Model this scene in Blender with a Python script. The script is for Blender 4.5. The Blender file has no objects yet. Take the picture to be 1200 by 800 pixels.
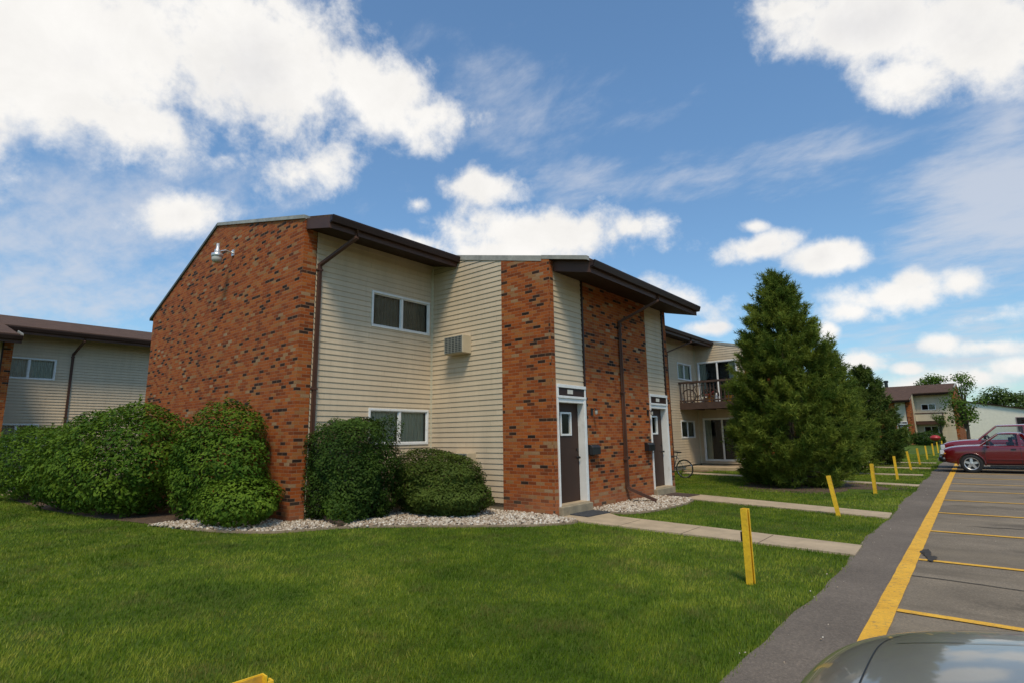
import bpy, bmesh, math, random
import numpy as np
from mathutils import Vector, Matrix, Euler
R_ = math.radians
sc = bpy.context.scene
col = sc.collection
rng = np.random.default_rng(7)
random.seed(7)

# ------------------------------------------------------------------ camera
YAW, PIT, ROL = -.69805, .17305, -.014422
cy_, sy_ = math.cos(YAW), math.sin(YAW); cp_, sp_ = math.cos(PIT), math.sin(PIT)
fw = Vector((sy_*cp_, cy_*cp_, sp_)); r0 = Vector((cy_, -sy_, 0)); u0_ = r0.cross(fw)
rt = r0*math.cos(ROL)+u0_*math.sin(ROL); up = -r0*math.sin(ROL)+u0_*math.cos(ROL)
cam = bpy.data.cameras.new('camera'); camo = bpy.data.objects.new('camera', cam); col.objects.link(camo)
M = Matrix((rt, up, -fw)).transposed().to_4x4(); M.translation = (0, 0, 1.6)
camo.matrix_world = M
cam.sensor_width = 36; cam.lens = 633.41/1200*36; cam.clip_start = .05; cam.clip_end = 3000
sc.camera = camo

# ------------------------------------------------------------------ tags
def tag(o, label=None, cat=None, group=None, kind=None):
    if label: o['label'] = label
    if cat: o['category'] = cat
    if group: o['group'] = group
    if kind: o['kind'] = kind
    return o
def empty(name, loc=(0, 0, 0), rz=0, label=None, cat=None, group=None):
    o = bpy.data.objects.new(name, None); col.objects.link(o)
    o.location = loc; o.rotation_euler = (0, 0, rz); o.empty_display_size = .2
    return tag(o, label, cat, group)
def copy_tree(o, parent=None):
    c = o.copy(); col.objects.link(c); c.parent = parent
    for ch in list(o.children):
        copy_tree(ch, c)
    return c

# ------------------------------------------------------------------ mesh builder
class Fr:
    """a wall frame: u along the wall, d outward, z up"""
    def __init__(s, kind, off): s.k = kind; s.o = off
    def __call__(s, u, d, z):
        if s.k == 'front': return (s.o+d, u, z)
        if s.k == 'neg': return (u, s.o-d, z)      # faces -y
        if s.k == 'pos': return (-u, s.o+d, z)     # faces +y
        if s.k == 'back': return (s.o-d, -u, z)
class MB:
    def __init__(s): s.v = []; s.f = []; s.uv = []
    def poly(s, pts, uv=None):
        i = len(s.v); s.v += [tuple(p) for p in pts]; s.f.append(tuple(range(i, i+len(pts))))
        s.uv.append(uv)
        return s
    def box(s, x0, x1, y0, y1, z0, z1):
        if x0 > x1: x0, x1 = x1, x0
        if y0 > y1: y0, y1 = y1, y0
        a = [(x0,y0,z0),(x1,y0,z0),(x1,y1,z0),(x0,y1,z0),(x0,y0,z1),(x1,y0,z1),(x1,y1,z1),(x0,y1,z1)]
        for q in ((0,3,2,1),(4,5,6,7),(0,1,5,4),(1,2,6,5),(2,3,7,6),(3,0,4,7)): s.poly([a[j] for j in q])
        return s
    def wbox(s, W, u0, u1, d0, d1, z0, z1):
        p, q = W(u0, d0, z0), W(u1, d1, z1)
        return s.box(p[0], q[0], p[1], q[1], z0, z1)
    def wpoly(s, W, pts, d=0):
        return s.poly([W(u, d, z) for u, z in pts])
    def prism(s, pts, vec):
        """pts: 3d polygon, extruded by vec"""
        v = Vector(vec); a = [Vector(p) for p in pts]; b = [p+v for p in a]
        s.poly(a[::-1]); s.poly(b)
        n = len(a)
        for i in range(n):
            j = (i+1) % n; s.poly([a[i], a[j], b[j], b[i]])
        return s
    def tube(s, pts, r, n=10, cap=True, flat=None):
        pts = [Vector(p) for p in pts]
        rr = r if isinstance(r, (list, tuple)) else [r]*len(pts)
        rings = []
        for i, p in enumerate(pts):
            if i == 0: t = pts[1]-p
            elif i == len(pts)-1: t = p-pts[i-1]
            else: t = (pts[i+1]-p).normalized()+(p-pts[i-1]).normalized()
            t.normalize()
            a = Vector((0, 0, 1)) if abs(t.z) < .92 else Vector((0, 1, 0))
            e1 = t.cross(a).normalized(); e2 = t.cross(e1).normalized()
            if flat == 'sq':
                ring = [p+(e1*sx*rr[i]+e2*sy*rr[i]*.75) for sx, sy in ((1,1),(-1,1),(-1,-1),(1,-1))]
            else:
                ring = [p+(e1*math.cos(2*math.pi*k/n)+e2*math.sin(2*math.pi*k/n))*rr[i] for k in range(n)]
            rings.append(ring)
        m = len(rings[0]); base = len(s.v)
        for ring in rings: s.v += [tuple(q) for q in ring]
        for i in range(len(rings)-1):
            for k in range(m):
                l = (k+1) % m
                s.f.append((base+i*m+k, base+i*m+l, base+(i+1)*m+l, base+(i+1)*m+k)); s.uv.append(None)
        if cap:
            s.f.append(tuple(base+k for k in range(m))[::-1]); s.uv.append(None)
            s.f.append(tuple(base+(len(rings)-1)*m+k for k in range(m))); s.uv.append(None)
        return s
    def lathe(s, prof, c, n=20, axis='z'):
        base = len(s.v)
        for r, h in prof:
            for k in range(n):
                a = 2*math.pi*k/n; x, y = r*math.cos(a), r*math.sin(a)
                p = (x, y, h) if axis == 'z' else ((x, h, y) if axis == 'y' else (h, x, y))
                s.v.append((c[0]+p[0], c[1]+p[1], c[2]+p[2]))
        for i in range(len(prof)-1):
            for k in range(n):
                l = (k+1) % n
                s.f.append((base+i*n+k, base+i*n+l, base+(i+1)*n+l, base+(i+1)*n+k)); s.uv.append(None)
        return s
    def build(s, name, mat, parent=None, smooth=False, bevel=0, sub=0, fix=False, weld=False):
        me = bpy.data.meshes.new(name)
        me.from_pydata(s.v, [], s.f); me.update()
        uvl = me.uv_layers.new(name='UVMap')
        co = s.v
        for p in me.polygons:
            n = p.normal
            for li in p.loop_indices:
                x, y, z = co[me.loops[li].vertex_index]
                if abs(n.z) > .75: q = (x, y)
                elif abs(n.x) > abs(n.y): q = (y, z)
                else: q = (x, z)
                uvl.data[li].uv = q
        o = bpy.data.objects.new(name, me); col.objects.link(o)
        if mat: me.materials.append(mat)
        if fix or weld or bevel or sub:
            bm = bmesh.new(); bm.from_mesh(me)
            if weld or sub: bmesh.ops.remove_doubles(bm, verts=bm.verts, dist=1e-4)
            if bevel:
                bmesh.ops.remove_doubles(bm, verts=bm.verts, dist=1e-5)
                es = [e for e in bm.edges if len(e.link_faces) == 2 and e.calc_face_angle(0) > .6]
                bmesh.ops.bevel(bm, geom=es, offset=bevel, segments=1, affect='EDGES', clamp_overlap=True)
            bmesh.ops.recalc_face_normals(bm, faces=bm.faces)
            bm.to_mesh(me); bm.free()
        if smooth:
            me.shade_smooth()
        if sub:
            md = o.modifiers.new('sub', 'SUBSURF'); md.levels = sub; md.render_levels = sub
        if parent: o.parent = parent
        return o

def np_mesh(name, V, F, mat, parent=None, tint=None, uv=None, smooth=False):
    me = bpy.data.meshes.new(name)
    n, k = F.shape
    me.vertices.add(len(V)); me.vertices.foreach_set('co', V.astype(np.float32).ravel())
    me.loops.add(n*k); me.loops.foreach_set('vertex_index', F.astype(np.int32).ravel())
    me.polygons.add(n)
    me.polygons.foreach_set('loop_start', (np.arange(n)*k).astype(np.int32))
    if smooth: me.polygons.foreach_set('use_smooth', np.ones(n, bool))
    me.update(calc_edges=True)
    if tint is not None:
        a = me.attributes.new('tint', 'FLOAT', 'POINT'); a.data.foreach_set('value', tint.astype(np.float32))
    me.materials.append(mat)
    o = bpy.data.objects.new(name, me); col.objects.link(o)
    if parent: o.parent = parent
    return o

# ------------------------------------------------------------------ materials
class NT:
    def __init__(s, name, world=False):
        s.m = bpy.data.worlds.new(name) if world else bpy.data.materials.new(name)
        s.m.use_nodes = True; s.t = s.m.node_tree; s.t.nodes.clear()
    def n(s, typ, **kw):
        nd = s.t.nodes.new('ShaderNode'+typ)
        for k, v in kw.items():
            if k.startswith('i_'):
                key = k[2:]
                key = int(key) if key.isdigit() else key.replace('_', ' ')
                if hasattr(v, 'node') and hasattr(v, 'is_output'): s.t.links.new(v, nd.inputs[key])
                else: nd.inputs[key].default_value = v
            else: setattr(nd, k, v)
        return nd
    def link(s, a, b): s.t.links.new(a, b)
    def math(s, op, a, b=None, c=None, clamp=False):
        nd = s.n('Math', operation=op, use_clamp=clamp)
        for i, v in enumerate((a, b, c)):
            if v is None: continue
            if hasattr(v, 'is_output'): s.link(v, nd.inputs[i])
            else: nd.inputs[i].default_value = v
        return nd.outputs[0]
    def mix(s, f, a, b, blend='MIX'):
        nd = s.n('Mix', data_type='RGBA', blend_type=blend)
        for i, v in ((0, f), (6, a), (7, b)):
            if hasattr(v, 'is_output'): s.link(v, nd.inputs[i])
            else:
                if i and len(v) == 3: v = (*v, 1)
                nd.inputs[i].default_value = v
        return nd.outputs[2]
    def ramp(s, f, stops, interp='LINEAR'):
        nd = s.n('ValToRGB'); s.link(f, nd.inputs[0]); cr = nd.color_ramp; cr.interpolation = interp
        while len(cr.elements) < len(stops): cr.elements.new(.5)
        for e, (p, c) in zip(cr.elements, stops):
            e.position = p; e.color = (*c, 1) if len(c) == 3 else c
        return nd.outputs[0]
    def noise(s, vec, scale, detail=3, rough=.5, dist=0, dim='3D'):
        nd = s.n('TexNoise', noise_dimensions=dim)
        nd.inputs['Scale'].default_value = scale; nd.inputs['Detail'].default_value = detail
        nd.inputs['Roughness'].default_value = rough; nd.inputs['Distortion'].default_value = dist
        if vec is not None: s.link(vec, nd.inputs['Vector'])
        return nd.outputs[0]
    def mapping(s, vec, scale=(1,1,1), loc=(0,0,0), rot=(0,0,0)):
        nd = s.n('Mapping'); s.link(vec, nd.inputs[0]); nd.inputs['Scale'].default_value = scale
        nd.inputs['Location'].default_value = loc; nd.inputs['Rotation'].default_value = rot
        return nd.outputs[0]
    def bump(s, h, strength=.3, dist=.01):
        nd = s.n('Bump'); s.link(h, nd.inputs['Height']); nd.inputs['Strength'].default_value = strength
        nd.inputs['Distance'].default_value = dist
        return nd.outputs[0]
    def out(s, sh): 
        o = s.n('OutputMaterial'); s.link(sh, o.inputs[0]); return s.m
    def pbr(s, color, rough=.6, bump=None, metal=0, spec=.5, coat=0, **kw):
        p = s.n('BsdfPrincipled')
        for key, v in (('Base Color', color), ('Roughness', rough), ('Metallic', metal), ('Specular IOR Level', spec), ('Coat Weight', coat)):
            if hasattr(v, 'is_output'): s.link(v, p.inputs[key])
            else: p.inputs[key].default_value = (*v, 1) if isinstance(v, tuple) and len(v) == 3 else v
        for key, v in kw.items(): p.inputs[key.replace('_', ' ')].default_value = v
        if bump is not None: s.link(bump, p.inputs['Normal'])
        return p.outputs[0]
    def obj(s): return s.n('TexCoord').outputs['Object']
    def uvc(s): return s.n('TexCoord').outputs['UV']

def simple(name, c, rough=.6, metal=0, var=.12, nscale=3, bump=0, bscale=60, spec=.5, coat=0, dirt=None):
    m = NT(name); o = m.obj()
    n1 = m.noise(o, nscale, 4, .6)
    d = tuple(x*(1-var*1.6) for x in c); l = tuple(min(1, x*(1+var)) for x in c)
    cc = m.ramp(n1, [(.3, d), (.7, l)])
    if dirt:
        n3 = m.noise(o, nscale*2.3, 6, .7)
        f = m.ramp(n3, [(.52, (0,0,0)), (.75, (1,1,1))])
        cc = m.mix(m.math('MULTIPLY', f, .5), cc, dirt)
    b = m.bump(m.noise(o, bscale, 3), bump, .01) if bump else None
    r = m.math('ADD', m.math('MULTIPLY', n1, .15), rough-.07)
    return m.out(m.pbr(cc, r, b, metal, spec, coat))

def brick_mat():
    m = NT('brick'); uv = m.uvc()
    def layer(off, c1=(0,0,0,1), c2=(1,1,1,1)):
        b = m.n('TexBrick'); b.offset = .5; b.squash = 1
        m.link(off, b.inputs['Vector'])
        b.inputs['Scale'].default_value = 1; b.inputs['Brick Width'].default_value = .205
        b.inputs['Row Height'].default_value = .0677; b.inputs['Mortar Size'].default_value = .0045
        b.inputs['Mortar Smooth'].default_value = .15; b.inputs['Color1'].default_value = c1; b.inputs['Color2'].default_value = c2
        b.inputs['Mortar'].default_value = (.5,.5,.5,1); b.inputs['Bias'].default_value = 0
        return b
    wob = m.n('TexNoise'); m.link(uv, wob.inputs['Vector']); wob.inputs['Scale'].default_value = 9
    ad = m.n('VectorMath', operation='SCALE'); m.link(wob.outputs['Color'], ad.inputs[0]); ad.inputs['Scale'].default_value = .005
    v = m.n('VectorMath', operation='ADD'); m.link(uv, v.inputs[0]); m.link(ad.outputs[0], v.inputs[1])
    b = layer(v.outputs[0])
    # per-brick random: brick index -> white noise
    sep = m.n('SeparateXYZ'); m.link(v.outputs[0], sep.inputs[0])
    row = m.math('FLOOR', m.math('DIVIDE', sep.outputs[1], .0677))
    odd = m.math('SUBTRACT', 1, m.math('MODULO', m.math('ABSOLUTE', row), 2))
    cx = m.math('FLOOR', m.math('DIVIDE', m.math('ADD', sep.outputs[0], m.math('MULTIPLY', odd, .1025)), .205))
    cmb = m.n('CombineXYZ'); m.link(cx, cmb.inputs[0]); m.link(row, cmb.inputs[1])
    wn = m.n('TexWhiteNoise', noise_dimensions='2D'); m.link(cmb.outputs[0], wn.inputs['Vector'])
    r = wn.outputs['Value']
    base = m.ramp(r, [(0, (.020,.013,.009)), (.088, (.045,.022,.012)), (.096, (.21,.044,.008)), (.25, (.31,.064,.010)), (.5, (.39,.088,.014)), (.74, (.45,.118,.020)), (.90, (.41,.145,.036)), (.945, (.35,.16,.055)), (.975, (.37,.20,.085)), (1.0, (.40,.26,.14))], 'LINEAR')
    g = m.noise(uv, 45, 4, .65)
    base = m.mix(.45, base, m.ramp(g, [(.3, (.25,.2,.2)), (.7, (1,1,1))]), 'MULTIPLY')
    base = m.mix(m.math('MULTIPLY', m.ramp(m.noise(uv, .9, 4, .6), [(.4, (0,0,0)), (.75, (1,1,1))]), .22), base, (.16,.06,.03))
    colr = m.mix(b.outputs['Fac'], base, (.29,.155,.085))
    lowf = m.n('MapRange'); m.link(sep.outputs[1], lowf.inputs[0]); lowf.inputs[1].default_value = .55; lowf.inputs[2].default_value = .0; lowf.inputs[3].default_value = 0; lowf.inputs[4].default_value = .45
    colr = m.mix(m.math('MULTIPLY', lowf.outputs[0], m.noise(uv, 7, 5, .7)), colr, (.33,.24,.16))
    stn = m.noise(m.mapping(uv, (2.2, .35, 1)), 1.3, 5, .7)
    colr = m.mix(m.math('MULTIPLY', m.ramp(stn, [(.5, (0,0,0)), (.75, (1,1,1))]), .30), colr, (.10,.04,.02))
    h = m.math('ADD', m.math('MULTIPLY', m.math('SUBTRACT', 1, b.outputs['Fac']), 1), m.math('MULTIPLY', g, .35))
    return m.out(m.pbr(colr, .88, m.bump(h, .6, .008), spec=.25))

def glass_mat(name, k=1.0):
    m = NT(name)
    t = m.n('BsdfTransparent'); t.inputs[0].default_value = (.8,.85,.85,1)
    g = m.n('BsdfGlossy'); g.inputs['Roughness'].default_value = .02; g.inputs[0].default_value = (.9,.93,.95,1)
    nz = m.noise(m.obj(), 1.3, 2); m.link(m.bump(nz, .12, .03), g.inputs['Normal'])
    f = m.n('Fresnel'); f.inputs[0].default_value = 1.5
    mx = m.n('MixShader'); m.link(m.math('ADD', m.math('MULTIPLY', f.outputs[0], k), .0, clamp=True), mx.inputs[0])
    m.link(t.outputs[0], mx.inputs[1]); m.link(g.outputs[0], mx.inputs[2])
    return m.out(mx.outputs[0])

def leaf_mat(name, dark, light, trans=.3, rough=.5, spec=.3):
    m = NT(name)
    at = m.n('Attribute'); at.attribute_name = 'tint'
    nz = m.noise(m.obj(), 1.1, 3)
    f = m.math('ADD', m.math('MULTIPLY', at.outputs['Fac'], .75), m.math('MULTIPLY', m.math('SUBTRACT', nz, .5), .9), clamp=True)
    c = m.ramp(f, [(.05, dark), (.55, tuple((a+b)/2 for a, b in zip(dark, light))), (1, light)])
    p = m.pbr(c, rough, spec=spec)
    t = m.n('BsdfTranslucent'); m.link(m.mix(.5, c, (.2,.3,.03), 'ADD') if False else c, t.inputs[0])
    mx = m.n('MixShader'); mx.inputs[0].default_value = trans; m.link(p, mx.inputs[1]); m.link(t.outputs[0], mx.inputs[2])
    return m.out(mx.outputs[0])

MT = {}
MT['brick'] = brick_mat()
def siding_mat(name, c):
    m = NT(name); o = m.obj()
    st = m.mapping(o, (1.2, 1.2, .25)); n1 = m.noise(st, 2.2, 5, .65)
    # streaky weathering, slightly greener and dirtier in patches
    cc = m.ramp(n1, [(.3, tuple(x*.86 for x in c)), (.7, c)])
    sp = m.n('SeparateXYZ'); m.link(o, sp.inputs[0])
    row = m.math('FLOOR', m.math('DIVIDE', m.math('SUBTRACT', sp.outputs[2], .1901), .118))
    wn = m.n('TexWhiteNoise', noise_dimensions='1D'); m.link(row, wn.inputs['W'])
    u = m.math('ADD', m.math('DIVIDE', m.math('ADD', sp.outputs[0], sp.outputs[1]), 3.66), wn.outputs['Value'])
    cb = m.n('CombineXYZ'); m.link(m.math('FLOOR', u), cb.inputs[0]); m.link(row, cb.inputs[1])
    w2 = m.n('TexWhiteNoise', noise_dimensions='2D'); m.link(cb.outputs[0], w2.inputs['Vector'])
    cc = m.mix(1, cc, m.math('ADD', .955, m.math('MULTIPLY', w2.outputs['Value'], .07)), 'MULTIPLY')
    fr_ = m.math('FRACT', u); jn = m.math('LESS_THAN', fr_, .0016)
    cc = m.mix(m.math('MULTIPLY', jn, .55), cc, (.12,.10,.07))
    st2 = m.noise(m.mapping(o, (5, 5, .35), loc=(3,1,7)), 1.5, 5, .7)
    cc = m.mix(m.math('MULTIPLY', m.ramp(st2, [(.52, (0,0,0)), (.78, (1,1,1))]), .35), cc, tuple(x*.62 for x in c))
    gr = m.noise(m.mapping(o, (3, 3, 60)), 2, 2)
    b = m.bump(gr, .08, .004)
    return m.out(m.pbr(cc, .5, b, spec=.35))
MT['siding'] = siding_mat('siding_cream', (.60, .475, .325))
MT['siding_far'] = siding_mat('siding_far', (.62, .53, .38))
MT['corner_trim'] = simple('corner_trim', (.55, .49, .36), .5, var=.05)
MT['white'] = simple('white_paint', (.74, .73, .70), .45, var=.05, dirt=(.5,.47,.4))
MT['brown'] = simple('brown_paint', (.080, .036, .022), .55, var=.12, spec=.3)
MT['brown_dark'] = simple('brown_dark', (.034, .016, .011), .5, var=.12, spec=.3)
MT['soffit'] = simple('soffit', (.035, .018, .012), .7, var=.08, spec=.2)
MT['door'] = simple('door_paint', (.045, .023, .016), .5, var=.08, bump=.05, spec=.25)
MT['drip'] = simple('drip_edge', (.33, .31, .26), .5, var=.2, dirt=(.12,.12,.09))
MT['drip_dark'] = simple('drip_edge_dark', (.07, .075, .06), .6, var=.2)
MT['dark'] = simple('interior_dark', (.018, .017, .015), .9)
MT['dusk'] = simple('dim_blind', (.20, .165, .105), .8, var=.15)
MT['curtain'] = simple('curtain', (.62, .60, .48), .85, var=.1, nscale=8)
MT['blind'] = simple('blind', (.60, .57, .42), .7, var=.08)
MT['glass'] = glass_mat('window_glass'); MT['door_glass'] = glass_mat('door_glass', .4)
MT['concrete'] = simple('concrete', (.46, .345, .215), .85, var=.13, nscale=2.5, bump=.3, bscale=70, dirt=(.27,.21,.13))
MT['step'] = simple('step_concrete', (.30, .24, .155), .9, var=.15, nscale=5, bump=.3, bscale=60, dirt=(.15,.13,.1))
MT['yellow'] = simple('post_yellow', (.85, .50, .02), .5, var=.12, nscale=11, bump=.3, bscale=40, dirt=(.25,.12,.03))
MT['rust'] = simple('rusty_inside', (.62, .36, .035), .8, var=.3, nscale=14, dirt=(.06,.04,.03))
MT['black'] = simple('black_metal', (.012, .012, .013), .4, var=.1)
MT['rubber'] = simple('rubber', (.016, .016, .016), .8, var=.15)
MT['mat'] = simple('door_mat', (.045, .046, .05), .95, var=.3, nscale=20, bump=.5, bscale=150)
MT['mat_brown'] = simple('door_mat_brown', (.075, .045, .03), .95, var=.3, nscale=20, bump=.5, bscale=150)
MT['galv'] = simple('galvanised', (.62, .62, .60), .35, metal=.7, var=.08)
MT['lampglass'] = simple('lamp_glass', (.55, .52, .45), .25, var=.1)
MT['plate'] = simple('number_plate', (.62, .58, .5), .6, var=.1)
MT['ac_grille'] = simple('ac_grille', (.22, .22, .19), .55, var=.1)
MT['ac_case'] = simple('ac_case', (.50, .40, .26), .5, var=.08)
MT['ac_fin'] = simple('ac_fin', (.07, .075, .07), .6)
MT['wood_rail'] = simple('wood_rail', (.062, .033, .022), .7, var=.2, nscale=6)
MT['bark'] = simple('bark', (.09, .065, .045), .95, var=.3, nscale=9, bump=.6, bscale=30)
MT['soil'] = simple('soil', (.10, .060, .034), .95, var=.35, nscale=9, bump=.7, bscale=50, dirt=(.17,.12,.075))
MT['edging'] = simple('edging', (.26, .19, .12), .85, var=.2, nscale=8)
MT['chrome'] = simple('chrome', (.6, .6, .6), .18, metal=.9, var=.05)
MT['alloy'] = simple('alloy', (.55, .55, .54), .3, metal=.6, var=.05)
MT['lens'] = simple('lens', (.62, .62, .6), .12, var=.05)
MT['amber'] = simple('amber', (.6, .22, .02), .2, var=.05)
MT['steel_blue'] = simple('steel_blue', (.03, .05, .09), .35, var=.1)
MT['terracotta'] = simple('terracotta', (.75, .28, .03), .8, var=.1)
MT['redplastic'] = simple('red_plastic', (.38, .02, .02), .45, var=.1)
MT['whiteplastic'] = simple('white_plastic', (.7, .68, .62), .5, var=.1)

def shingle_mat():
    m = NT('shingle'); uv = m.obj()
    b = m.n('TexBrick'); m.link(m.mapping(uv, (1,1,1), rot=(0,0,math.pi/2)), b.inputs['Vector'])
    b.inputs['Scale'].default_value = 1; b.inputs['Brick Width'].default_value = .32; b.inputs['Row Height'].default_value = .14
    b.inputs['Mortar Size'].default_value = .006; b.inputs['Color1'].default_value = (.085,.050,.034,1); b.inputs['Color2'].default_value = (.125,.074,.050,1)
    b.inputs['Mortar'].default_value = (.04,.024,.018,1)
    g = m.noise(uv, 60, 3, .7)
    c = m.mix(.5, b.outputs[0], m.ramp(g, [(.3, (.5,.5,.5)), (.7, (1.2,1.1,1.1))]), 'MULTIPLY')
    return m.out(m.pbr(c, .92, m.bump(g, .5, .01), spec=.2))
MT['shingle'] = shingle_mat()

def asphalt_mat(name, base, var, stain=True):
    m = NT(name); o = m.obj()
    g = m.noise(o, 48, 5, .85)
    p = m.noise(o, .6, 6, .7)
    q = m.noise(m.mapping(o, (.35, 1.6, 1)), 1.2, 5, .65)
    c = m.ramp(p, [(.35, tuple(x*(1-var) for x in base)), (.65, tuple(x*(1+var) for x in base))])
    c = m.mix(.55, c, m.ramp(g, [(.28, (.25,.25,.25)), (.5, (.9,.9,.9)), (.70, (2.0,1.9,1.75))]), 'MULTIPLY')
    if stain:
        f = m.ramp(q, [(.50, (0,0,0)), (.72, (1,1,1))])
        c = m.mix(m.math('MULTIPLY', f, .7), c, tuple(x*.55 for x in base))
        sp = m.n('SeparateXYZ'); m.link(o, sp.inputs[0])
        wobn = m.noise(o, 3.5, 5, .7)
        for (sx, sy, rx, ry, k) in ((.55, 6.95, .75, .22, .75), (1.5, 7.0, .5, .3, .5), (.9, 10.0, .9, .25, .5), (.6, 12.6, .8, .3, .45), (1.6, 4.9, .6, .4, .5), (.3, 15.3, 1.0, .35, .45), (1.3, 17.8, 1.1, .4, .4), (.9, 22.9, 1.3, .4, .4), (.4, 20.2, 1.0, .35, .35), (1.6, 9.2, .35, .5, .35)):
            dx = m.math('DIVIDE', m.math('SUBTRACT', sp.outputs[0], sx), rx); dy = m.math('DIVIDE', m.math('SUBTRACT', sp.outputs[1], sy), ry)
            rr = m.math('ADD', m.math('ADD', m.math('MULTIPLY', dx, dx), m.math('MULTIPLY', dy, dy)), m.math('MULTIPLY', m.math('SUBTRACT', wobn, .5), 3.2))
            mk = m.n('MapRange', interpolation_type='SMOOTHSTEP'); m.link(rr, mk.inputs[0]); mk.inputs[1].default_value = 1.1; mk.inputs[2].default_value = .0; mk.inputs[3].default_value = 0; mk.inputs[4].default_value = k
            c = m.mix(mk.outputs[0], c, tuple(x*.32 for x in base))
        f2 = m.ramp(m.noise(m.mapping(o, (.3, 1.1, 1), loc=(5,3,0)), .8, 4, .6), [(.5, (0,0,0)), (.75, (1,1,1))])
        c = m.mix(m.math('MULTIPLY', f2, .5), c, tuple(x*1.35 for x in (base[0], base[1]*.97, base[2]*.88)))
    vo = m.n('TexVoronoi'); m.link(o, vo.inputs['Vector']); vo.inputs['Scale'].default_value = 95
    h = m.math('ADD', vo.outputs['Distance'], g)
    return m.out(m.pbr(c, .9, m.bump(h, .45, .006), spec=.25))
MT['asphalt'] = asphalt_mat('asphalt_lot', (.205, .165, .118), .2)
MT['asphalt_walk'] = asphalt_mat('asphalt_strip', (.160, .130, .102), .16, False)
def paint_mat():
    m = NT('road_paint'); o = m.obj()
    n = m.noise(o, 22, 6, .75); g = m.noise(o, 110, 3, .7)
    c = m.ramp(m.noise(o, 3, 4), [(.3, (.70,.36,.03)), (.7, (.84,.46,.045))])
    c = m.mix(.4, c, m.ramp(g, [(.3, (.45,.45,.45)), (.6, (1.1,1.1,1.1))]), 'MULTIPLY')
    f = m.ramp(m.math('ADD', m.math('MULTIPLY', n, .7), m.math('MULTIPLY', g, .35)), [(.55, (0,0,0)), (.66, (1,1,1))])
    c = m.mix(m.math('MULTIPLY', f, .8), c, (.16,.12,.08))
    return m.out(m.pbr(c, .75, m.bump(g, .3, .004), spec=.3))
MT['paint'] = paint_mat()

def ground_mat():
    m = NT('lawn_ground'); o = m.obj()
    a = m.noise(o, .45, 4, .6); b = m.noise(o, 3.5, 4, .7); g = m.noise(o, 60, 3, .7)
    c = m.ramp(a, [(.3, (.06,.10,.010)), (.7, (.10,.15,.016))])
    c = m.mix(.5, c, m.ramp(b, [(.3, (.55,.6,.55)), (.7, (1.25,1.15,1.1))]), 'MULTIPLY')
    c = m.mix(.6, c, m.ramp(g, [(.3, (.4,.42,.4)), (.7, (1.35,1.3,1.2))]), 'MULTIPLY')
    return m.out(m.pbr(c, .9, m.bump(g, .8, .02), spec=.15))
MT['ground'] = ground_mat()
def blade_mat():
    m = NT('grass_blade'); o = m.obj()
    at = m.n('Attribute'); at.attribute_name = 'tint'
    a = m.noise(o, .42, 6, .72, .5); b = m.noise(o, 2.2, 5, .75); dd = m.noise(m.mapping(o, (1,1,1), loc=(9,4,0)), 1.2, 5, .7)
    f = m.math('ADD', m.math('MULTIPLY', a, 1.35), m.math('ADD', m.math('MULTIPLY', b, .85), m.math('MULTIPLY', at.outputs['Fac'], .22)))
    c = m.ramp(m.math('SUBTRACT', f, .71), [(.20, (.040,.085,.005)), (.42, (.105,.178,.009)), (.58, (.215,.272,.020)), (.80, (.36,.36,.05))])
    fd = m.ramp(m.math('ADD', dd, m.math('MULTIPLY', at.outputs['Fac'], .12)), [(.585, (0,0,0)), (.73, (1,1,1))])
    c = m.mix(m.math('MULTIPLY', fd, .6), c, (.17,.13,.05))
    p = m.pbr(c, .55, spec=.25)
    t = m.n('BsdfTranslucent'); m.link(c, t.inputs[0])
    mx = m.n('MixShader'); mx.inputs[0].default_value = .3; m.link(p, mx.inputs[1]); m.link(t.outputs[0], mx.inputs[2])
    return m.out(mx.outputs[0])
MT['blade'] = blade_mat()
def stone_mat():
    m = NT('white_stone')
    at = m.n('Attribute'); at.attribute_name = 'tint'
    c = m.ramp(at.outputs['Fac'], [(0, (.12,.09,.06)), (.2, (.28,.20,.13)), (.45, (.42,.33,.24)), (.75, (.54,.46,.36)), (1, (.72,.66,.56))])
    g = m.noise(m.obj(), 70, 3)
    c = m.mix(.3, c, m.ramp(g, [(.3, (.6,.58,.55)), (.7, (1,1,1))]), 'MULTIPLY')
    return m.out(m.pbr(c, .8, spec=.3))
MT['stone'] = stone_mat()
MT['leaf_bush'] = leaf_mat('leaf_bush', (.034,.088,.007), (.20,.29,.024), .25, .6, .12)
MT['leaf_dark'] = leaf_mat('leaf_dark', (.026,.056,.008), (.085,.14,.018), .2, .6, .12)
MT['leaf_small'] = leaf_mat('leaf_small', (.046,.072,.012), (.14,.19,.03), .2, .6, .12)
MT['needle'] = leaf_mat('needle', (.060,.105,.013), (.34,.385,.055), .3, .6, .15)
MT['needle_dark'] = leaf_mat('needle_dark', (.045,.085,.014), (.20,.24,.04), .25, .6, .15)
MT['leaf_tree'] = leaf_mat('leaf_tree', (.06,.11,.012), (.17,.26,.04), .4, .6, .12)
MT['leaf_far'] = leaf_mat('leaf_far', (.05,.085,.016), (.13,.18,.045), .35, .6, .12)
def carpaint(name, c, rough=.22, metal=0., flake=0):
    m = NT(name); o = m.obj()
    n = m.noise(o, 2.5, 4); 
    cc = m.ramp(n, [(.3, tuple(x*.92 for x in c)), (.7, c)])
    r = m.math('ADD', m.math('MULTIPLY', m.noise(o, 9, 5, .7), .14), rough-.05)
    return m.out(m.pbr(cc, r, None, metal, .5, .8, Coat_Roughness=.04))
MT['red'] = carpaint('paint_red', (.13, .003, .005))
MT['red2'] = carpaint('paint_red_bright', (.20, .006, .010))
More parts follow.
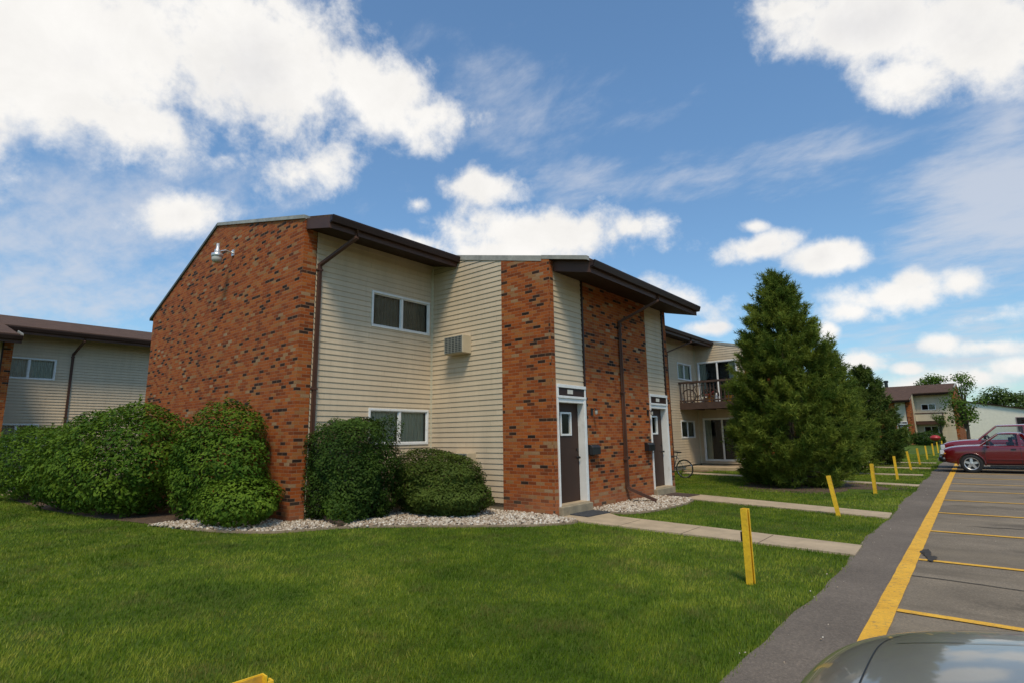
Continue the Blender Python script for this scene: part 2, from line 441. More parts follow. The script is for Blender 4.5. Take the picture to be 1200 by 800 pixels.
MT['grey_car'] = carpaint('paint_grey_beige', (.30, .265, .20), .3, .45)
MT['car_glass'] = glass_mat('car_glass')
MT['car_inside'] = simple('car_inside', (.04, .036, .032), .9)
MT['badge'] = simple('badge', (.5,.5,.5), .3, metal=.6)
# ------------------------------------------------------------------ building kit (local: x outward from the recessed front, y along the front)
P_ = .118
LAP = .018
XB, XR = -9.12, -4.57            # back wall, ridge
def roof_z(x):
    return 6.21-.235*x if x >= XR else 7.284-(XR-x)*.395
BAY = 3.74
OH = .93
def clip_poly(poly, f):
    """keep the part of a (u,z) polygon where f(u,z) <= 0 (f linear)"""
    out = []
    n = len(poly)
    for i in range(n):
        a, b = poly[i], poly[(i+1) % n]; fa, fb = f(*a), f(*b)
        if fa <= 0: out.append(a)
        if (fa < 0 < fb) or (fb < 0 < fa):
            t = fa/(fa-fb); out.append((a[0]+(b[0]-a[0])*t, a[1]+(b[1]-a[1])*t))
    return out
def rects_minus(u0, u1, z0, z1, ops):
    us = sorted({u0, u1, *[o[0] for o in ops], *[o[1] for o in ops]})
    us = [u for u in us if u0 <= u <= u1]
    out = []
    for a, b in zip(us[:-1], us[1:]):
        if b-a < 1e-4: continue
        segs = [(z0, z1)]
        for o in ops:
            if o[0] <= a+1e-5 and o[1] >= b-1e-5:
                ns = []
                for s in segs:
                    if o[2] > s[0]: ns.append((s[0], min(s[1], o[2])))
                    if o[3] < s[1]: ns.append((max(s[0], o[3]), s[1]))
                segs = [s for s in ns if s[1]-s[0] > 1e-4]
        out += [(a, b, s[0], s[1]) for s in segs]
    return out
def siding(mb, W, u0, u1, z0, z1, ops=(), top=None):
    for (a, b, c, d) in rects_minus(u0, u1, z0, z1, ops):
        k = math.floor((c-.19)/P_)
        while True:
            zb, zt = .19+k*P_, .19+(k+1)*P_
            if zb >= d-1e-4: break
            lo, hi = max(zb, c), min(zt, d)
            dd = lambda z: LAP-(LAP-.002)*(z-zb)/P_
            poly = [(a, lo), (b, lo), (b, hi), (a, hi)]
            if top: poly = clip_poly(poly, top)
            if len(poly) >= 3:
                mb.poly([W(u, dd(z), z) for u, z in poly])
                if lo == zb and (not top or (top(a, lo) < 0 and top(b, lo) < 0)):
                    mb.poly([W(a, .002, lo), W(b, .002, lo), W(b, LAP, lo), W(a, LAP, lo)])
            k += 1
def flat(mb, W, u0, u1, z0, z1, ops=(), top=None, d=0):
    for (a, b, c, e) in rects_minus(u0, u1, z0, z1, ops):
        poly = [(a, c), (b, c), (b, e), (a, e)]
        if top: poly = clip_poly(poly, top)
        if len(poly) >= 3: mb.poly([W(u, d, z) for u, z in poly])
def window(root, W, u0, u1, z0, z1, kind='window', cur='half', fw_=.05, detail=True, seed=0):
    f = MB()
    for a, b, c, d in ((u0, u1, z0, z0+fw_), (u0, u1, z1-fw_, z1), (u0, u0+fw_, z0+fw_, z1-fw_), (u1-fw_, u1, z0+fw_, z1-fw_)):
        f.wbox(W, a, b, -.05, .034, c, d)
    fo = f.build('window_frame' if kind == 'window' else 'sliding_door_frame', MT['white'], root, bevel=.004)
    mid = (u0+u1)/2
    m_ = MB(); m_.wbox(W, mid-.025, mid+.025, -.035, .018, z0+fw_, z1-fw_)
    for a, b, dd in ((u0+fw_, mid-.025, -.03), (mid+.025, u1-fw_, -.014)):
        for q in ((a, b, z0+fw_, z0+fw_+.022), (a, b, z1-fw_-.022, z1-fw_), (a, a+.02, z0+fw_+.022, z1-fw_-.022), (b-.02, b, z0+fw_+.022, z1-fw_-.022)):
            m_.wbox(W, q[0], q[1], dd, dd+.02, q[2], q[3])
    m_.build('sash', MT['white'], fo)
    for a, b, dd in ((u0+fw_, mid-.025, -.022), (mid+.025, u1-fw_, -.008)):
        MB().wpoly(W, [(a, z0+fw_), (b, z0+fw_), (b, z1-fw_), (a, z1-fw_)], dd).build('pane', MT['glass'], fo)
    bk = MB()
    D = -.55
    bk.poly([W(u0, D, z0), W(u1, D, z0), W(u1, D, z1), W(u0, D, z1)])
    bk.poly([W(u0, -.05, z0), W(u0, D, z0), W(u0, D, z1), W(u0, -.05, z1)])
    bk.poly([W(u1, -.05, z0), W(u1, D, z0), W(u1, D, z1), W(u1, -.05, z1)])
    bk.poly([W(u0, -.05, z0), W(u1, -.05, z0), W(u1, D, z0), W(u0, D, z0)])
    bk.poly([W(u0, -.05, z1), W(u1, -.05, z1), W(u1, D, z1), W(u0, D, z1)])
    bk.build('room_recess', MT['dark'], fo)
    if cur:
        r = random.Random(seed)
        spans = {'half': [(u0+(u1-u0)*.72, u1-.02)], 'full': [(u0+.02, u1-.02)], 'right': [(mid-.02, u1-.02)], 'edges': [(u0+.02, u0+(u1-u0)*.2), (u1-(u1-u0)*.22, u1-.02)]}[cur]
        for a, b in spans:
            c = MB(); n = max(6, int((b-a)/.022)); pts = []
            for i in range(n+1):
                u = a+(b-a)*i/n; pts.append((u, -.11+.016*math.sin(u*72+seed)+.006*r.random()))
            for (p, dp), (q, dq) in zip(pts[:-1], pts[1:]):
                c.poly([W(p, dp, z0+.03), W(q, dq, z0+.03), W(q, dq, z1-.02), W(p, dp, z1-.02)])
            c.build('curtain', [MT['curtain'], MT['blind'], MT['dusk']][seed % 3], fo)
    return fo
def door(root, W, u0, u1, zs=.19, plate=True):
    """recessed entry door between u0,u1 with deep white jambs and the brown header panel"""
    c = MB(); rc = -.15
    c.wbox(W, u0, u0+.04, rc, .035, zs, 2.38)                     # left casing and jamb
    c.wbox(W, u1-.09, u1, rc, .035, zs, 2.38)
    c.wbox(W, u0+.04, u1-.09, rc, .02, 2.29, 2.38)                # head
    c.wbox(W, u0, u1, -.02, .045, 2.38, 2.43)
    c.wbox(W, u0, u0+.05, -.02, .035, 2.43, 2.60); c.wbox(W, u1-.05, u1, -.02, .035, 2.43, 2.60)
    c.wbox(W, u0, u1, -.02, .045, 2.60, 2.67)
    fo = c.build('door_frame', MT['white'], root, bevel=.004)
    t = MB(); t.wbox(W, u0+.05, u1-.05, -.02, .018, 2.43, 2.60); t.build('header_panel', MT['brown_dark'], fo)
    if plate:
        m = (u0+u1)/2-.06
        p = MB(); p.wbox(W, m-.1, m+.1, .019, .026, 2.475, 2.565); p.build('number_plate', MT['plate'], fo)
    d = MB(); a, b = u0+.04, u1-.09
    wu0, wu1, wz0, wz1 = (a+b)/2-.2, (a+b)/2+.21, 1.60, 2.10
    for q in rects_minus(a, b, zs+.03, 2.29, [(wu0, wu1, wz0, wz1)]):
        d.wbox(W, q[0], q[1], rc-.045, rc, q[2], q[3])
    do = d.build('door', MT['door'], root)
    g = MB()
    for q in ((wu0, wu1, wz0, wz0+.04), (wu0, wu1, wz1-.04, wz1), (wu0, wu0+.04, wz0+.04, wz1-.04), (wu1-.04, wu1, wz0+.04, wz1-.04)):
        g.wbox(W, q[0], q[1], rc-.04, rc+.018, q[2], q[3])
    g.build('door_window_frame', MT['white'], do)
    MB().wpoly(W, [(wu0+.03, wz0+.03), (wu1-.03, wz0+.03), (wu1-.03, wz1-.03), (wu0+.03, wz1-.03)], rc-.015).build('pane', MT['door_glass'], do)
    k = MB()
    k.wpoly(W, [(wu0-.3, wz0-.3), (wu1+.3, wz0-.3), (wu1+.3, wz1+.3), (wu0-.3, wz1+.3)], rc-.6)
    for (ua, za), (ub, zb) in (((wu0-.3, wz0-.3), (wu1+.3, wz0-.3)), ((wu1+.3, wz0-.3), (wu1+.3, wz1+.3)), ((wu1+.3, wz1+.3), (wu0-.3, wz1+.3)), ((wu0-.3, wz1+.3), (wu0-.3, wz0-.3))):
        k.poly([W(ua, rc-.05, za), W(ub, rc-.05, zb), W(ub, rc-.6, zb), W(ua, rc-.6, za)])
    k.build('room_recess', MT['dark'], do)
    h = MB(); p = W(b-.07, rc, 1.13); q = W(b-.07, rc+.05, 1.13)
    h.tube([p, q], [.03, .012], 10); q2 = W(b-.07, rc+.075, 1.13); h.tube([q, q2], [.028, .024], 10)
    h.build('door_handle', MT['black'], do)
    h = MB(); p = W(b-.07, rc, 1.30); q = W(b-.07, rc+.02, 1.30); h.tube([p, q], .025, 10); h.build('deadbolt', MT['black'], do)
    th = MB(); th.wbox(W, u0+.02, u1-.02, rc-.05, .05, zs, zs+.03); th.build('threshold', MT['concrete'], fo)
    s = MB(); s.wbox(W, u0-.02, u1+.03, -.25, .10, 0, zs); s.build('doorstep', MT['step'], root, bevel=.01)
def downspout(root, W, u, ztop, over, zkick=.30, run=1.0, du=.0, slant=.0):
    """from the gutter (d=over) back to the wall and down; kick-out pipe at the foot"""
    t = MB()
    t.tube([W(u+du, over, ztop), W(u+du, over, ztop-.16), W(u, .055, ztop-.62), W(u, .055, zkick)], .042, flat='sq')
    for z in (ztop-.75, 2.6, 1.0):
        t.wbox(W, u-.06, u+.06, .0, .095, z, z+.04)
    o = t.build('downspout', MT['brown'], root)
    if run:
        k = MB(); k.tube([W(u, .055, zkick+.02), W(u+slant*.12, .12, zkick-.04), W(u+slant, run, .07)], .045, flat='sq')
        k.build('spout_extension', MT['brown'], o)
    return o
def air_con(root, W, u, z, w=.62, h=.42):
    c = MB(); c.wbox(W, u-w/2, u+w/2, .0, .30, z-h/2, z+h/2)
    o = c.build('air_conditioner', MT['ac_case'], root, bevel=.012)
    g = MB(); g.wbox(W, u-w/2+.02, u+w/2-.02, .302, .306, z-h/2+.02, z+h/2-.02); g.build('coil_panel', MT['ac_fin'], o)
    g = MB()
    n = 9
    for i in range(n):
        zz = z-h/2+.035+i*(h-.07)/(n-1); g.wbox(W, u-w/2+.02, u+w/2-.02, .306, .318, zz-.008, zz+.008)
    for i in range(6):
        uu = u-w/2+.03+i*(w-.06)/5; g.wbox(W, uu-.008, uu+.008, .306, .322, z-h/2+.02, z+h/2-.02)
    g.build('grille', MT['ac_grille'], o)
def building(name, loc, rz, label, secs, far=False, front_windows=None, group=None):
    """secs: list of dicts kind 'recess'/'bay', y0, y1 ..."""
    root = empty(name, loc, rz, label, 'apartment building', group)
    S = MT['siding_far'] if far else MT['siding']
    Y0, Y1 = secs[0]['y0'], secs[-1]['y1']
    first, last = secs[0]['kind'], secs[-1]['kind']
    topf = lambda u, z: 0
    # end walls (brick gables)
    for k, (yy, W, sgn, kd) in enumerate(((Y0, Fr('neg', Y0), 1, first), (Y1, Fr('pos', Y1), -1, last))):
        b = MB(); xf = BAY if kd == 'bay' else 0
        pts = [(XB, 0), (xf, 0), (xf, roof_z(xf)), (XR, roof_z(XR)), (XB, roof_z(XB))]
        pts = [(sgn*x, z) for x, z in pts]
        if sgn < 0: pts = pts[::-1]
        b.wpoly(W, pts, 0)
        # wall thickness, shown at the front corner
        if sgn > 0: b.box(xf-.3, xf, yy+.001, yy+.30, 0, roof_z(xf)-.02)
        else: b.box(xf-.3, xf, yy-.30, yy-.001, 0, roof_z(xf)-.02)
        b.build('gable_wall', MT['brick'], root)
        r = MB(); c = MB()
        for x0, x1, mb in ((XR, xf+.015, r), (XB-.25, XR, c)):
            z0, z1 = roof_z(x0), roof_z(x1)
            h = .062
            yo0, yo1 = (yy-.035, yy+.10) if sgn > 0 else (yy-.10, yy+.035)
            mb.prism([(x0, yo0, z0-.02), (x1, yo0, z1-.02), (x1, yo0, z1+h), (x0, yo0, z0+h)], (0, yo1-yo0, 0))
        r.build('rake_trim', MT['drip'], root); c.build('rake_trim', MT['drip_dark'], root)
    # back wall
    b = MB(); b.poly([(XB, Y0+.01, 0), (XB, Y1-.01, 0), (XB, Y1-.01, roof_z(XB)), (XB, Y0+.01, roof_z(XB))][::-1]); b.build('back_wall', S, root)
    # roof slabs
    rf = MB()
    rf.prism([(XR, Y0+.1, roof_z(XR)), (XR, Y1-.1, roof_z(XR)), (XB-.25, Y1-.1, roof_z(XB-.25)), (XB-.25, Y0+.1, roof_z(XB-.25))], (0, 0, .07))
    for s in secs:
        xe = (BAY if s['kind'] == 'bay' else 0)+OH
        s['xe'] = xe
        a = s['y0']+(.101 if s is secs[0] else 0); bb = s['y1']-(.101 if s is secs[-1] else 0)
        # over-wall part
        rf.prism([(XR, a, roof_z(XR)), (xe-.0, a, roof_z(xe)), (xe-.0, bb, roof_z(xe)), (XR, bb, roof_z(XR))][::-1], (0, 0, .062 if s['kind'] == 'bay' else .065))
    rfo = rf.build('roof', MT['shingle'], root)
    for i, s in enumerate(secs):
        y0, y1, xe = s['y0'], s['y1'], s['xe']; x0 = xe-OH
        ze = roof_z(xe)
        # boxed eave: fascia ends, soffit, front fascia
        e = MB()
        ya = y0+(.03 if s['kind'] == 'recess' else .13); yb = y1-.03 if s['kind'] == 'recess' else y1+.09
        if i and s['kind'] == 'recess': ya = y0
        if s['kind'] == 'recess' and i < len(secs)-1: yb = y1
        zi = roof_z(x0)-.24
        e.poly([(x0+.002, ya, zi), (xe, ya, ze-.24), (xe, ya, ze-.005), (x0+.002, ya, roof_z(x0)-.005)])
        e.poly([(x0+.002, yb, zi), (xe, yb, ze-.24), (xe, yb, ze-.005), (x0+.002, yb, roof_z(x0)-.005)][::-1])
        e.poly([(xe, ya, ze-.24), (xe, yb, ze-.24), (xe, yb, ze-.005), (xe, ya, ze-.005)])
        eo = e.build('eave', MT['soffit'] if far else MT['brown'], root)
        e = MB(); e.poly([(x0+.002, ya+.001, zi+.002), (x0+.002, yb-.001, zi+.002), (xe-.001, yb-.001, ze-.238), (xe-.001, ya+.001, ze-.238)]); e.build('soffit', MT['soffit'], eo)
        if s['kind'] == 'bay':
            for yy, w in ((y0, .0), (y1, .0)):
                tr = MB(); tr.prism([(x0-.2, yy-.02 if yy == y0 else yy+.09, roof_z(x0-.2)+.0), (xe+.02, yy-.02 if yy == y0 else yy+.09, roof_z(xe+.02)), (xe+.02, yy-.02 if yy == y0 else yy+.09, roof_z(xe+.02)+.085), (x0-.2, yy-.02 if yy == y0 else yy+.09, roof_z(x0-.2)+.085)], (0, .1 if yy == y0 else .02, 0))
                tr.build('rake_trim', MT['drip'], root)
            tr = MB()
            if i: tr.prism([(.9, y0-.03, roof_z(.9)-.05), (x0-.2, y0-.03, roof_z(x0-.2)-.05), (x0-.2, y0-.03, roof_z(x0-.2)+.075), (.9, y0-.03, roof_z(.9)+.075)], (0, .04, 0))
            if i: tr.build('rake_trim', MT['drip'], root)
        gt = MB()
        ya2, yb2 = ya-.01, yb+.01
        prof = [(xe+.003, ze-.13), (xe+.09, ze-.13), (xe+.125, ze-.02), (xe+.125, ze+.008), (xe+.10, ze+.008), (xe+.09, ze-.10), (xe+.003, ze-.11)]
        gt.prism([(x, ya2, z) for x, z in prof], (0, yb2-ya2, 0))
        for yy in (ya2, yb2-.004):
            gt.prism([(xe+.003, yy, ze-.12), (xe+.088, yy, ze-.12), (xe+.12, yy, ze-.015), (xe+.12, yy, ze), (xe+.003, yy, ze)], (0, .004, 0))
        gt.build('gutter', MT['brown_dark'], eo)
        W = Fr('front', x0)
        if s['kind'] == 'recess':
            us, ue = y0+(.302 if i == 0 else .0), y1-(.302 if i == len(secs)-1 else 0)
            ops = [tuple(w[:4]) for w in s.get('windows', [])]
            m = MB(); siding(m, W, us, ue, .19, roof_z(x0)-.1, ops); m.build('siding_wall', S, root)
            f = MB(); flat(f, W, us, ue, 0, .19, d=-.03); f.build('foundation', MT['step'], root)
            t = MB(); 
            if i: t.wbox(W, us, us+.05, .0, .03, .19, ze-.2); t.build('corner_trim', MT['corner_trim'], root)
            t = MB()
            if i < len(secs)-1: t.wbox(W, ue-.05, ue, .0, .03, .19, ze-.2); t.build('corner_trim', MT['corner_trim'], root)
            for k, w in enumerate(s.get('windows', [])):
                window(root, W, *w[:4], cur=w[4], seed=w[5] if len(w) > 5 else k)
        else:
            # brick ends + door panels
            e0 = s.get('pil', .13)
            panels = s['doors']         # (u0,u1) absolute y of door casings
            br = MB(); sd = MB(); tm = MB(); fl = MB()
            segs = []; cur = y0
            for (a, b) in panels: segs.append((cur, a)); cur = b+.05; 
            segs.append((cur, y1))
            for a, b in segs: flat(br, W, a, b, 0, roof_z(BAY)-.01)
            for a, b in panels:
                sd = MB(); siding(sd, Fr('front', x0-.03), a, b, 2.672, ze+.2); sd.build('siding_panel', S, root)
                tm = MB(); tm.wbox(W, b, b+.05, -.03, .012, 0, ze+.1); tm.build('panel_trim', MT['brown_dark'], root)
                # brick reveals
                br.poly([W(a, 0, 0), W(a, -.03, 0), W(a, -.03, roof_z(BAY)-.01), W(a, 0, roof_z(BAY)-.01)])
            br.build('brick_wall', MT['brick'], root)
            for (a, b) in panels: door(root, W, a, b)
            # side walls of the bay
            pil = s.get('pilaster', 1.36)
            for side in (0, 1):
                if (side == 0 and i == 0) or (side == 1 and i == len(secs)-1): continue
                Ws = Fr('neg', y0) if side == 0 else Fr('pos', y1)
                sg = 1 if side == 0 else -1
                top = (lambda u, z: z-(6.21-.235*u)+.01) if side == 0 else (lambda u, z: z-(6.21+.235*u)+.01)
                ua, ub = (0, BAY-pil) if side == 0 else (-(BAY-pil), 0)
                ops = [tuple(w[:4]) for w in s.get('side_ops', [])] if side == 0 else []
                m = MB(); siding(m, Ws, ua, ub, .19, 6.3, ops, top); m.build('siding_wall', S, root)
                f = MB(); flat(f, Ws, ua, ub, 0, .19, d=-.03); 
                f.build('foundation', MT['step'], root)
                b = MB(); pa, pb = (BAY-pil, BAY) if side == 0 else (-BAY, -(BAY-pil))
                flat(b, Ws, pa, pb, 0, 6.3, top=top, d=.02)
                # reveal of the brick over the siding
                uu = pa if side == 0 else pb
                b.poly([Ws(uu, 0, 0), Ws(uu, .02, 0), Ws(uu, .02, 5.5), Ws(uu, 0, 5.5)])
                uu = pb if side == 0 else pa
                b.poly([Ws(uu, 0, 0), Ws(uu, .02, 0), Ws(uu, .02, 5.32), Ws(uu, 0, 5.32)])
                b.build('brick_pilaster', MT['brick'], root)
                t = MB(); q = (0.0, .05) if side == 0 else (-.05, 0)
                t.wbox(Ws, q[0], q[1], .0, .03, .19, 5.9); t.build('corner_trim', MT['corner_trim'], root)
                if side == 0:
                    for k, w in enumerate(s.get('side_ops', [])):
                        window(root, Ws, *w[:4], kind=w[4], cur=w[5], seed=3+k, fw_=.07)
                    for (u, z) in s.get('acs', []): air_con(root, Ws, u, z)
    return root
# ------------------------------------------------------------------ main building
OX, OY = -10.28, 5.5
y = lambda Y: Y-OY
x_ = lambda X: X-OX
B1 = building('apartment_building', (OX, OY, 0), 0,
    'two-storey brick and cream-siding apartment building with big brick gable and brown entry doors',
    [dict(kind='recess', y0=0, y1=y(9.08), windows=[(y(7.22), y(8.97), 4.12, 4.97, 'full', 2), (y(7.22), y(8.97), 1.44, 2.27, 'full', 1)]),
     dict(kind='bay', y0=y(9.08), y1=y(14.76), doors=[(y(9.20), y(10.29)), (y(13.46), y(14.53))], acs=[(1.10, 3.75), (1.25, 1.04)]),
     dict(kind='recess', y0=y(14.76), y1=y(26.4), windows=[(y(24.25), y(25.85), 4.12, 4.92, 'full', 1), (y(24.25), y(25.85), 1.40, 2.22, 'full', 2), (y(17.0), y(18.7), 4.12, 4.97, 'half', 1), (y(17.0), y(18.7), 1.44, 2.27, 'full', 1)]),
     dict(kind='bay', y0=y(26.4), y1=y(32.1), doors=[(y(26.52), y(27.6)), (y(30.8), y(31.87))], side_ops=[(.15, 2.05, 3.02, 5.08, 'sliding_door', 'edges'), (.22, 2.05, .30, 2.34, 'sliding_door', 'edges')]),
     dict(kind='recess', y0=y(32.1), y1=y(35.7), windows=[(y(33.2), y(34.9), 4.12, 4.97, 'half', 1), (y(33.2), y(34.9), 1.44, 2.27, 'half', 2)])])
W0 = Fr('front', 0); W1 = Fr('front', BAY)
d1 = downspout(B1, W0, .36, 5.86, OH+.02, .25, 0, du=.28)
d2 = downspout(B1, W1, y(11.95), 5.0, OH+.02, .36, .66, du=.35, slant=.24)
d3 = downspout(B1, W0, y(23.1), 5.86, OH+.02, .25, 0, du=.7)
d4 = downspout(B1, W1, y(29.4), 5.0, OH+.02, .33, .8, du=.3)
# mailboxes
for yy in (10.50, 13.22):
    mb = MB(); u = y(yy)
    prof = [(.0, 1.18), (.13, 1.18), (.13, 1.34), (.09, 1.385), (.0, 1.40)]
    mb.prism([W1(u-.17, d, z) for d, z in prof], (0, .34, 0))
    for s in (-.1, .1): mb.tube([W1(u+s, .06, 1.18), W1(u+s, .09, 1.12), W1(u+s, .12, 1.15)], .006, 6)
    mb.wbox(W1, u-.175, u+.175, .0, .14, 1.325, 1.335)
    mb.build('mailbox', MT['black'], B1, bevel=.004)
# wall lanterns by the doors
for yy, zz in ((10.55, 2.12), (13.33, 2.16)):
    l = MB(); u = y(yy)
    l.wbox(W1, u-.04, u+.04, 0, .02, zz-.08, zz+.08)
    l.tube([W1(u, .02, zz+.04), W1(u, .10, zz+.08), W1(u, .12, zz+.04)], .01, 8)
    l.lathe([(0, .06), (.04, .045), (.045, .03)], W1(u, .12, zz), 12)
    lo = l.build('wall_lantern', MT['black'], B1)
    g = MB(); g.lathe([(.033, .03), (.033, -.05), (.0, -.07)], W1(u, .12, zz), 12); g.build('lantern_glass', MT['lampglass'], lo, smooth=True)
# gable light
g = MB(); GW = Fr('neg', 0); gx = x_(-13.75)
g.wbox(GW, gx-.06, gx+.06, 0, .03, 6.16, 6.32)
g.tube([GW(gx, .03, 6.24), GW(gx, .2, 6.26), GW(gx, .36, 6.19)], .022, 8)
go = g.build('gable_lamp', MT['galv'], B1)
g = MB(); c = GW(gx, .38, 6.09)
K_ = 1.0
g.lathe([(a*.86, b*1.12) for a, b in [(0, .27), (.045, .265), (.05, .14), (.075, .12), (.085, .05), (.15, .03), (.155, -.035), (.14, -.045)]], c, 20); g.build('lamp_hood', MT['galv'], go, smooth=True)
g = MB(); g.lathe([(a*.86, b*1.12) for a, b in [(.135, -.03), (.14, -.10), (.12, -.15), (.06, -.17), (0, -.175)]], c, 20); g.build('lamp_jar', MT['lampglass'], go, smooth=True)
# balcony over the patio
bal = MB(); yb0, yb1 = y(24.3), y(26.4)-.02; bx0, bx1 = .02, 2.75
bal.box(bx0, bx1, yb0, yb1, 2.90, 2.98)
bo = bal.build('balcony', MT['wood_rail'], B1)
f = MB(); f.box(bx0, bx1, yb0-.04, yb0, 2.70, 3.0); f.box(bx1, bx1+.04, yb0-.04, yb1, 2.70, 3.0)
for k in range(5): f.box(bx0+.3+k*.55, bx0+.35+k*.55, yb0, yb1, 2.72, 2.895)
f.build('balcony_beam', MT['wood_rail'], bo)
r = MB(); r.box(bx0, bx1+.06, yb0-.06, yb0+.06, 3.88, 3.97); r.box(bx1-.06, bx1+.06, yb0+.061, yb1, 3.88, 3.97)
r.box(bx0, bx1, yb0-.02, yb0+.02, 3.06, 3.12); r.box(bx1-.02, bx1+.02, yb0+.021, yb1, 3.06, 3.12)
r.build('handrail', MT['wood_rail'], bo)
for i in range(18):
    xx = bx0+.06+i*(bx1-bx0-.1)/17
    b = MB(); b.box(xx-.018, xx+.018, yb0-.018, yb0+.018, 2.985, 3.88); b.build('baluster', MT['wood_rail'], bo)
for i in range(1, 13):
    yy = yb0+.06+i*(yb1-yb0-.1)/13
    b = MB(); b.box(bx1-.018, bx1+.018, yy-.018, yy+.018, 2.985, 3.88); b.build('baluster', MT['wood_rail'], bo)

# ------------------------------------------------------------------ neighbour buildings
LAP = .028
B2 = building('apartment_building', (-28.6, .38, 0), 0,
    'cream-siding apartment building with a brown shingle roof at the left edge, behind the big bushes',
    [dict(kind='recess', y0=-6.7, y1=-3.0, windows=[(-5.6, -3.9, 4.12, 4.97, 'half', 1)]),
     dict(kind='bay', y0=-3.0, y1=2.60, doors=[(-2.88, -1.79), (1.25, 2.33)]),
     dict(kind='recess', y0=2.60, y1=14.3, windows=[(2.75, 4.45, 4.12, 4.97, 'full', 3), (2.45+.35, 4.15, 1.44, 2.36, 'full', 3), (11.9, 13.6, 4.12, 4.97, 'half', 2)]),
     dict(kind='bay', y0=14.3, y1=20, doors=[(14.42, 15.5), (18.7, 19.77)])], far=False)
downspout(B2, Fr('front', 0), 4.95, 5.86, OH+.02, .25, 0, du=.15)
LAP = .018
ang = R_(-3)
u2 = Vector((math.cos(ang), math.sin(ang))); 
# front faces -y: local y axis -> world u2, local x -> (u2.y,-u2.x)
rz = math.atan2(-u2.x, u2.y)
Rc = Vector((-1.25, 82.4))
B3 = building('apartment_building', (Rc.x, Rc.y, 0), rz,
    'distant apartment building with deep brown roof and small panelled balcony, beyond the pines',
    [dict(kind='recess', y0=-24, y1=-9.6, windows=[(-14, -12.3, 4.12, 4.97, 'half', 1)]),
     dict(kind='bay', y0=-9.6, y1=-3.9, doors=[(-9.48, -8.4), (-5.4, -4.4)]),
     dict(kind='recess', y0=-3.9, y1=0, windows=[(-3.3, -1.9, 4.0, 4.75, 'right', 1), (-3.3, -1.9, 1.2, 2.1, None, 1)])], far=True)
b = MB(); b.box(.02, 1.3, -3.85, -1.25, 2.3, 2.7); bo = b.build('balcony', MT['brown'], B3)
b = MB(); b.box(1.28, 1.34, -3.85, -1.2, 2.71, 3.55); b.box(.02, 1.28, -1.28, -1.22, 2.71, 3.55); b.build('balcony_panel', MT['siding_far'], bo)
b = MB(); b.box(1.25, 1.38, -3.87, -1.18, 3.55, 3.65); b.box(.02, 1.25, -1.3, -1.18, 3.55, 3.65); b.box(1.27, 1.37, -1.27, -1.17, 2.3, 3.55); b.build('handrail', MT['brown'], bo)
b = MB(); b.lathe([(0, 1.0), (.28, .95), (.28, .7), (.2, .68), (.2, 0)], (-4.6, -7.2, 7.25), 14); b.build('roof_vent', MT['black'], B3)
# white end-on house
hs = empty('white_house', (.9, 106, 0), R_(-10), 'white sided house with a sloping roof line beyond the trees at the far right', 'house')
h = MB(); h.prism([(-1.5, 0, 0), (6.1, 0, 0), (6.1, 0, 4.1), (-1.5, 0, 5.75)], (0, 10, 0)); h.build('wall', simple('white_siding', (.86, .79, .64), .6, var=.05), hs)
h = MB(); h.prism([(-1.7, -.25, 5.80), (6.35, -.25, 4.06), (6.35, -.25, 4.22), (-1.7, -.25, 5.96)], (0, 10.5, 0)); h.build('roof', MT['soffit'], hs)
h = MB(); h.box(3.9, 5.6, -.04, -.002, 1.3, 3.3); wf = h.build('window', simple('far_window_trim', (.4,.3,.28), .5), hs)
h = MB(); h.box(4.0, 5.5, -.05, -.041, 1.4, 3.2); h.build('pane', MT['dark'], wf)
# ------------------------------------------------------------------ ground
def sheet(name, pts, z, mat, label=None, kind='structure', parent=None):
    m = MB(); m.poly([(p[0], p[1], z) for p in pts]); o = m.build(name, mat, parent); tag(o, label, None, None, kind); return o
def slab(name, pts, z0, z1, mat, kind='structure'):
    m = MB(); m.prism([(p[0], p[1], z0) for p in pts], (0, 0, z1-z0)); o = m.build(name, mat, bevel=0); tag(o, kind=kind); return o
def wob(y): return -1.42+.035*math.sin(y*1.1)+.012*math.sin(y*4.1+1)+.005*math.sin(y*9.7)
sheet('ground', [(-600, -500), (600, -500), (600, 900), (-600, 900)], -.006, MT['ground'])
ys = [(-8+i*.15) for i in range(int(70/.15))]
edge = [(wob(v), v) for v in ys]
sheet('parking_lot', [(-.86, -8), (30, -8), (30, 58), (-.86, 58)], .004, MT['asphalt'])
m = MB()
for (a, b) in zip(edge[:-1], edge[1:]):
    if b[1] > 58: break
    m.poly([(a[0], a[1], .008), (-.80, a[1], .008), (-.80, b[1], .008), (b[0], b[1], .008)])
tag(m.build('asphalt_walkway', MT['asphalt_walk']), kind='structure')
# painted lines, edges slightly ragged
def ragged(name, x0, x1, y0, y1, z, along='y', step=.12, amp=.006):
    r = random.Random(int(abs(x0*100)+abs(y0)*7)); m = MB(); n = int(((y1-y0) if along == 'y' else (x1-x0))/step)
    prev = None
    for i in range(n+1):
        t = i/n
        if along == 'y':
            v = y0+(y1-y0)*t; cur = ((x0+r.uniform(-amp, amp), v, z), (x1+r.uniform(-amp, amp), v, z))
        else:
            v = x0+(x1-x0)*t; cur = ((v, y0+r.uniform(-amp, amp), z), (v, y1+r.uniform(-amp, amp), z))
        if prev: m.poly([prev[0], prev[1], cur[1], cur[0]] if along == 'y' else [prev[0], cur[0], cur[1], prev[1]])
        prev = cur
    return tag(m.build(name, MT['paint']), kind='structure')
ragged('edge_line_marking', -.885, -.725, -6, 48, .013, 'y', .2, .0035)
ys = [1.15+2.53*i-2.53*3 for i in range(21)]
for v in ys: ragged('parking_stall_marking', -.724, 4.6, v-.05, v+.05, .013, 'x', .15, .0015)
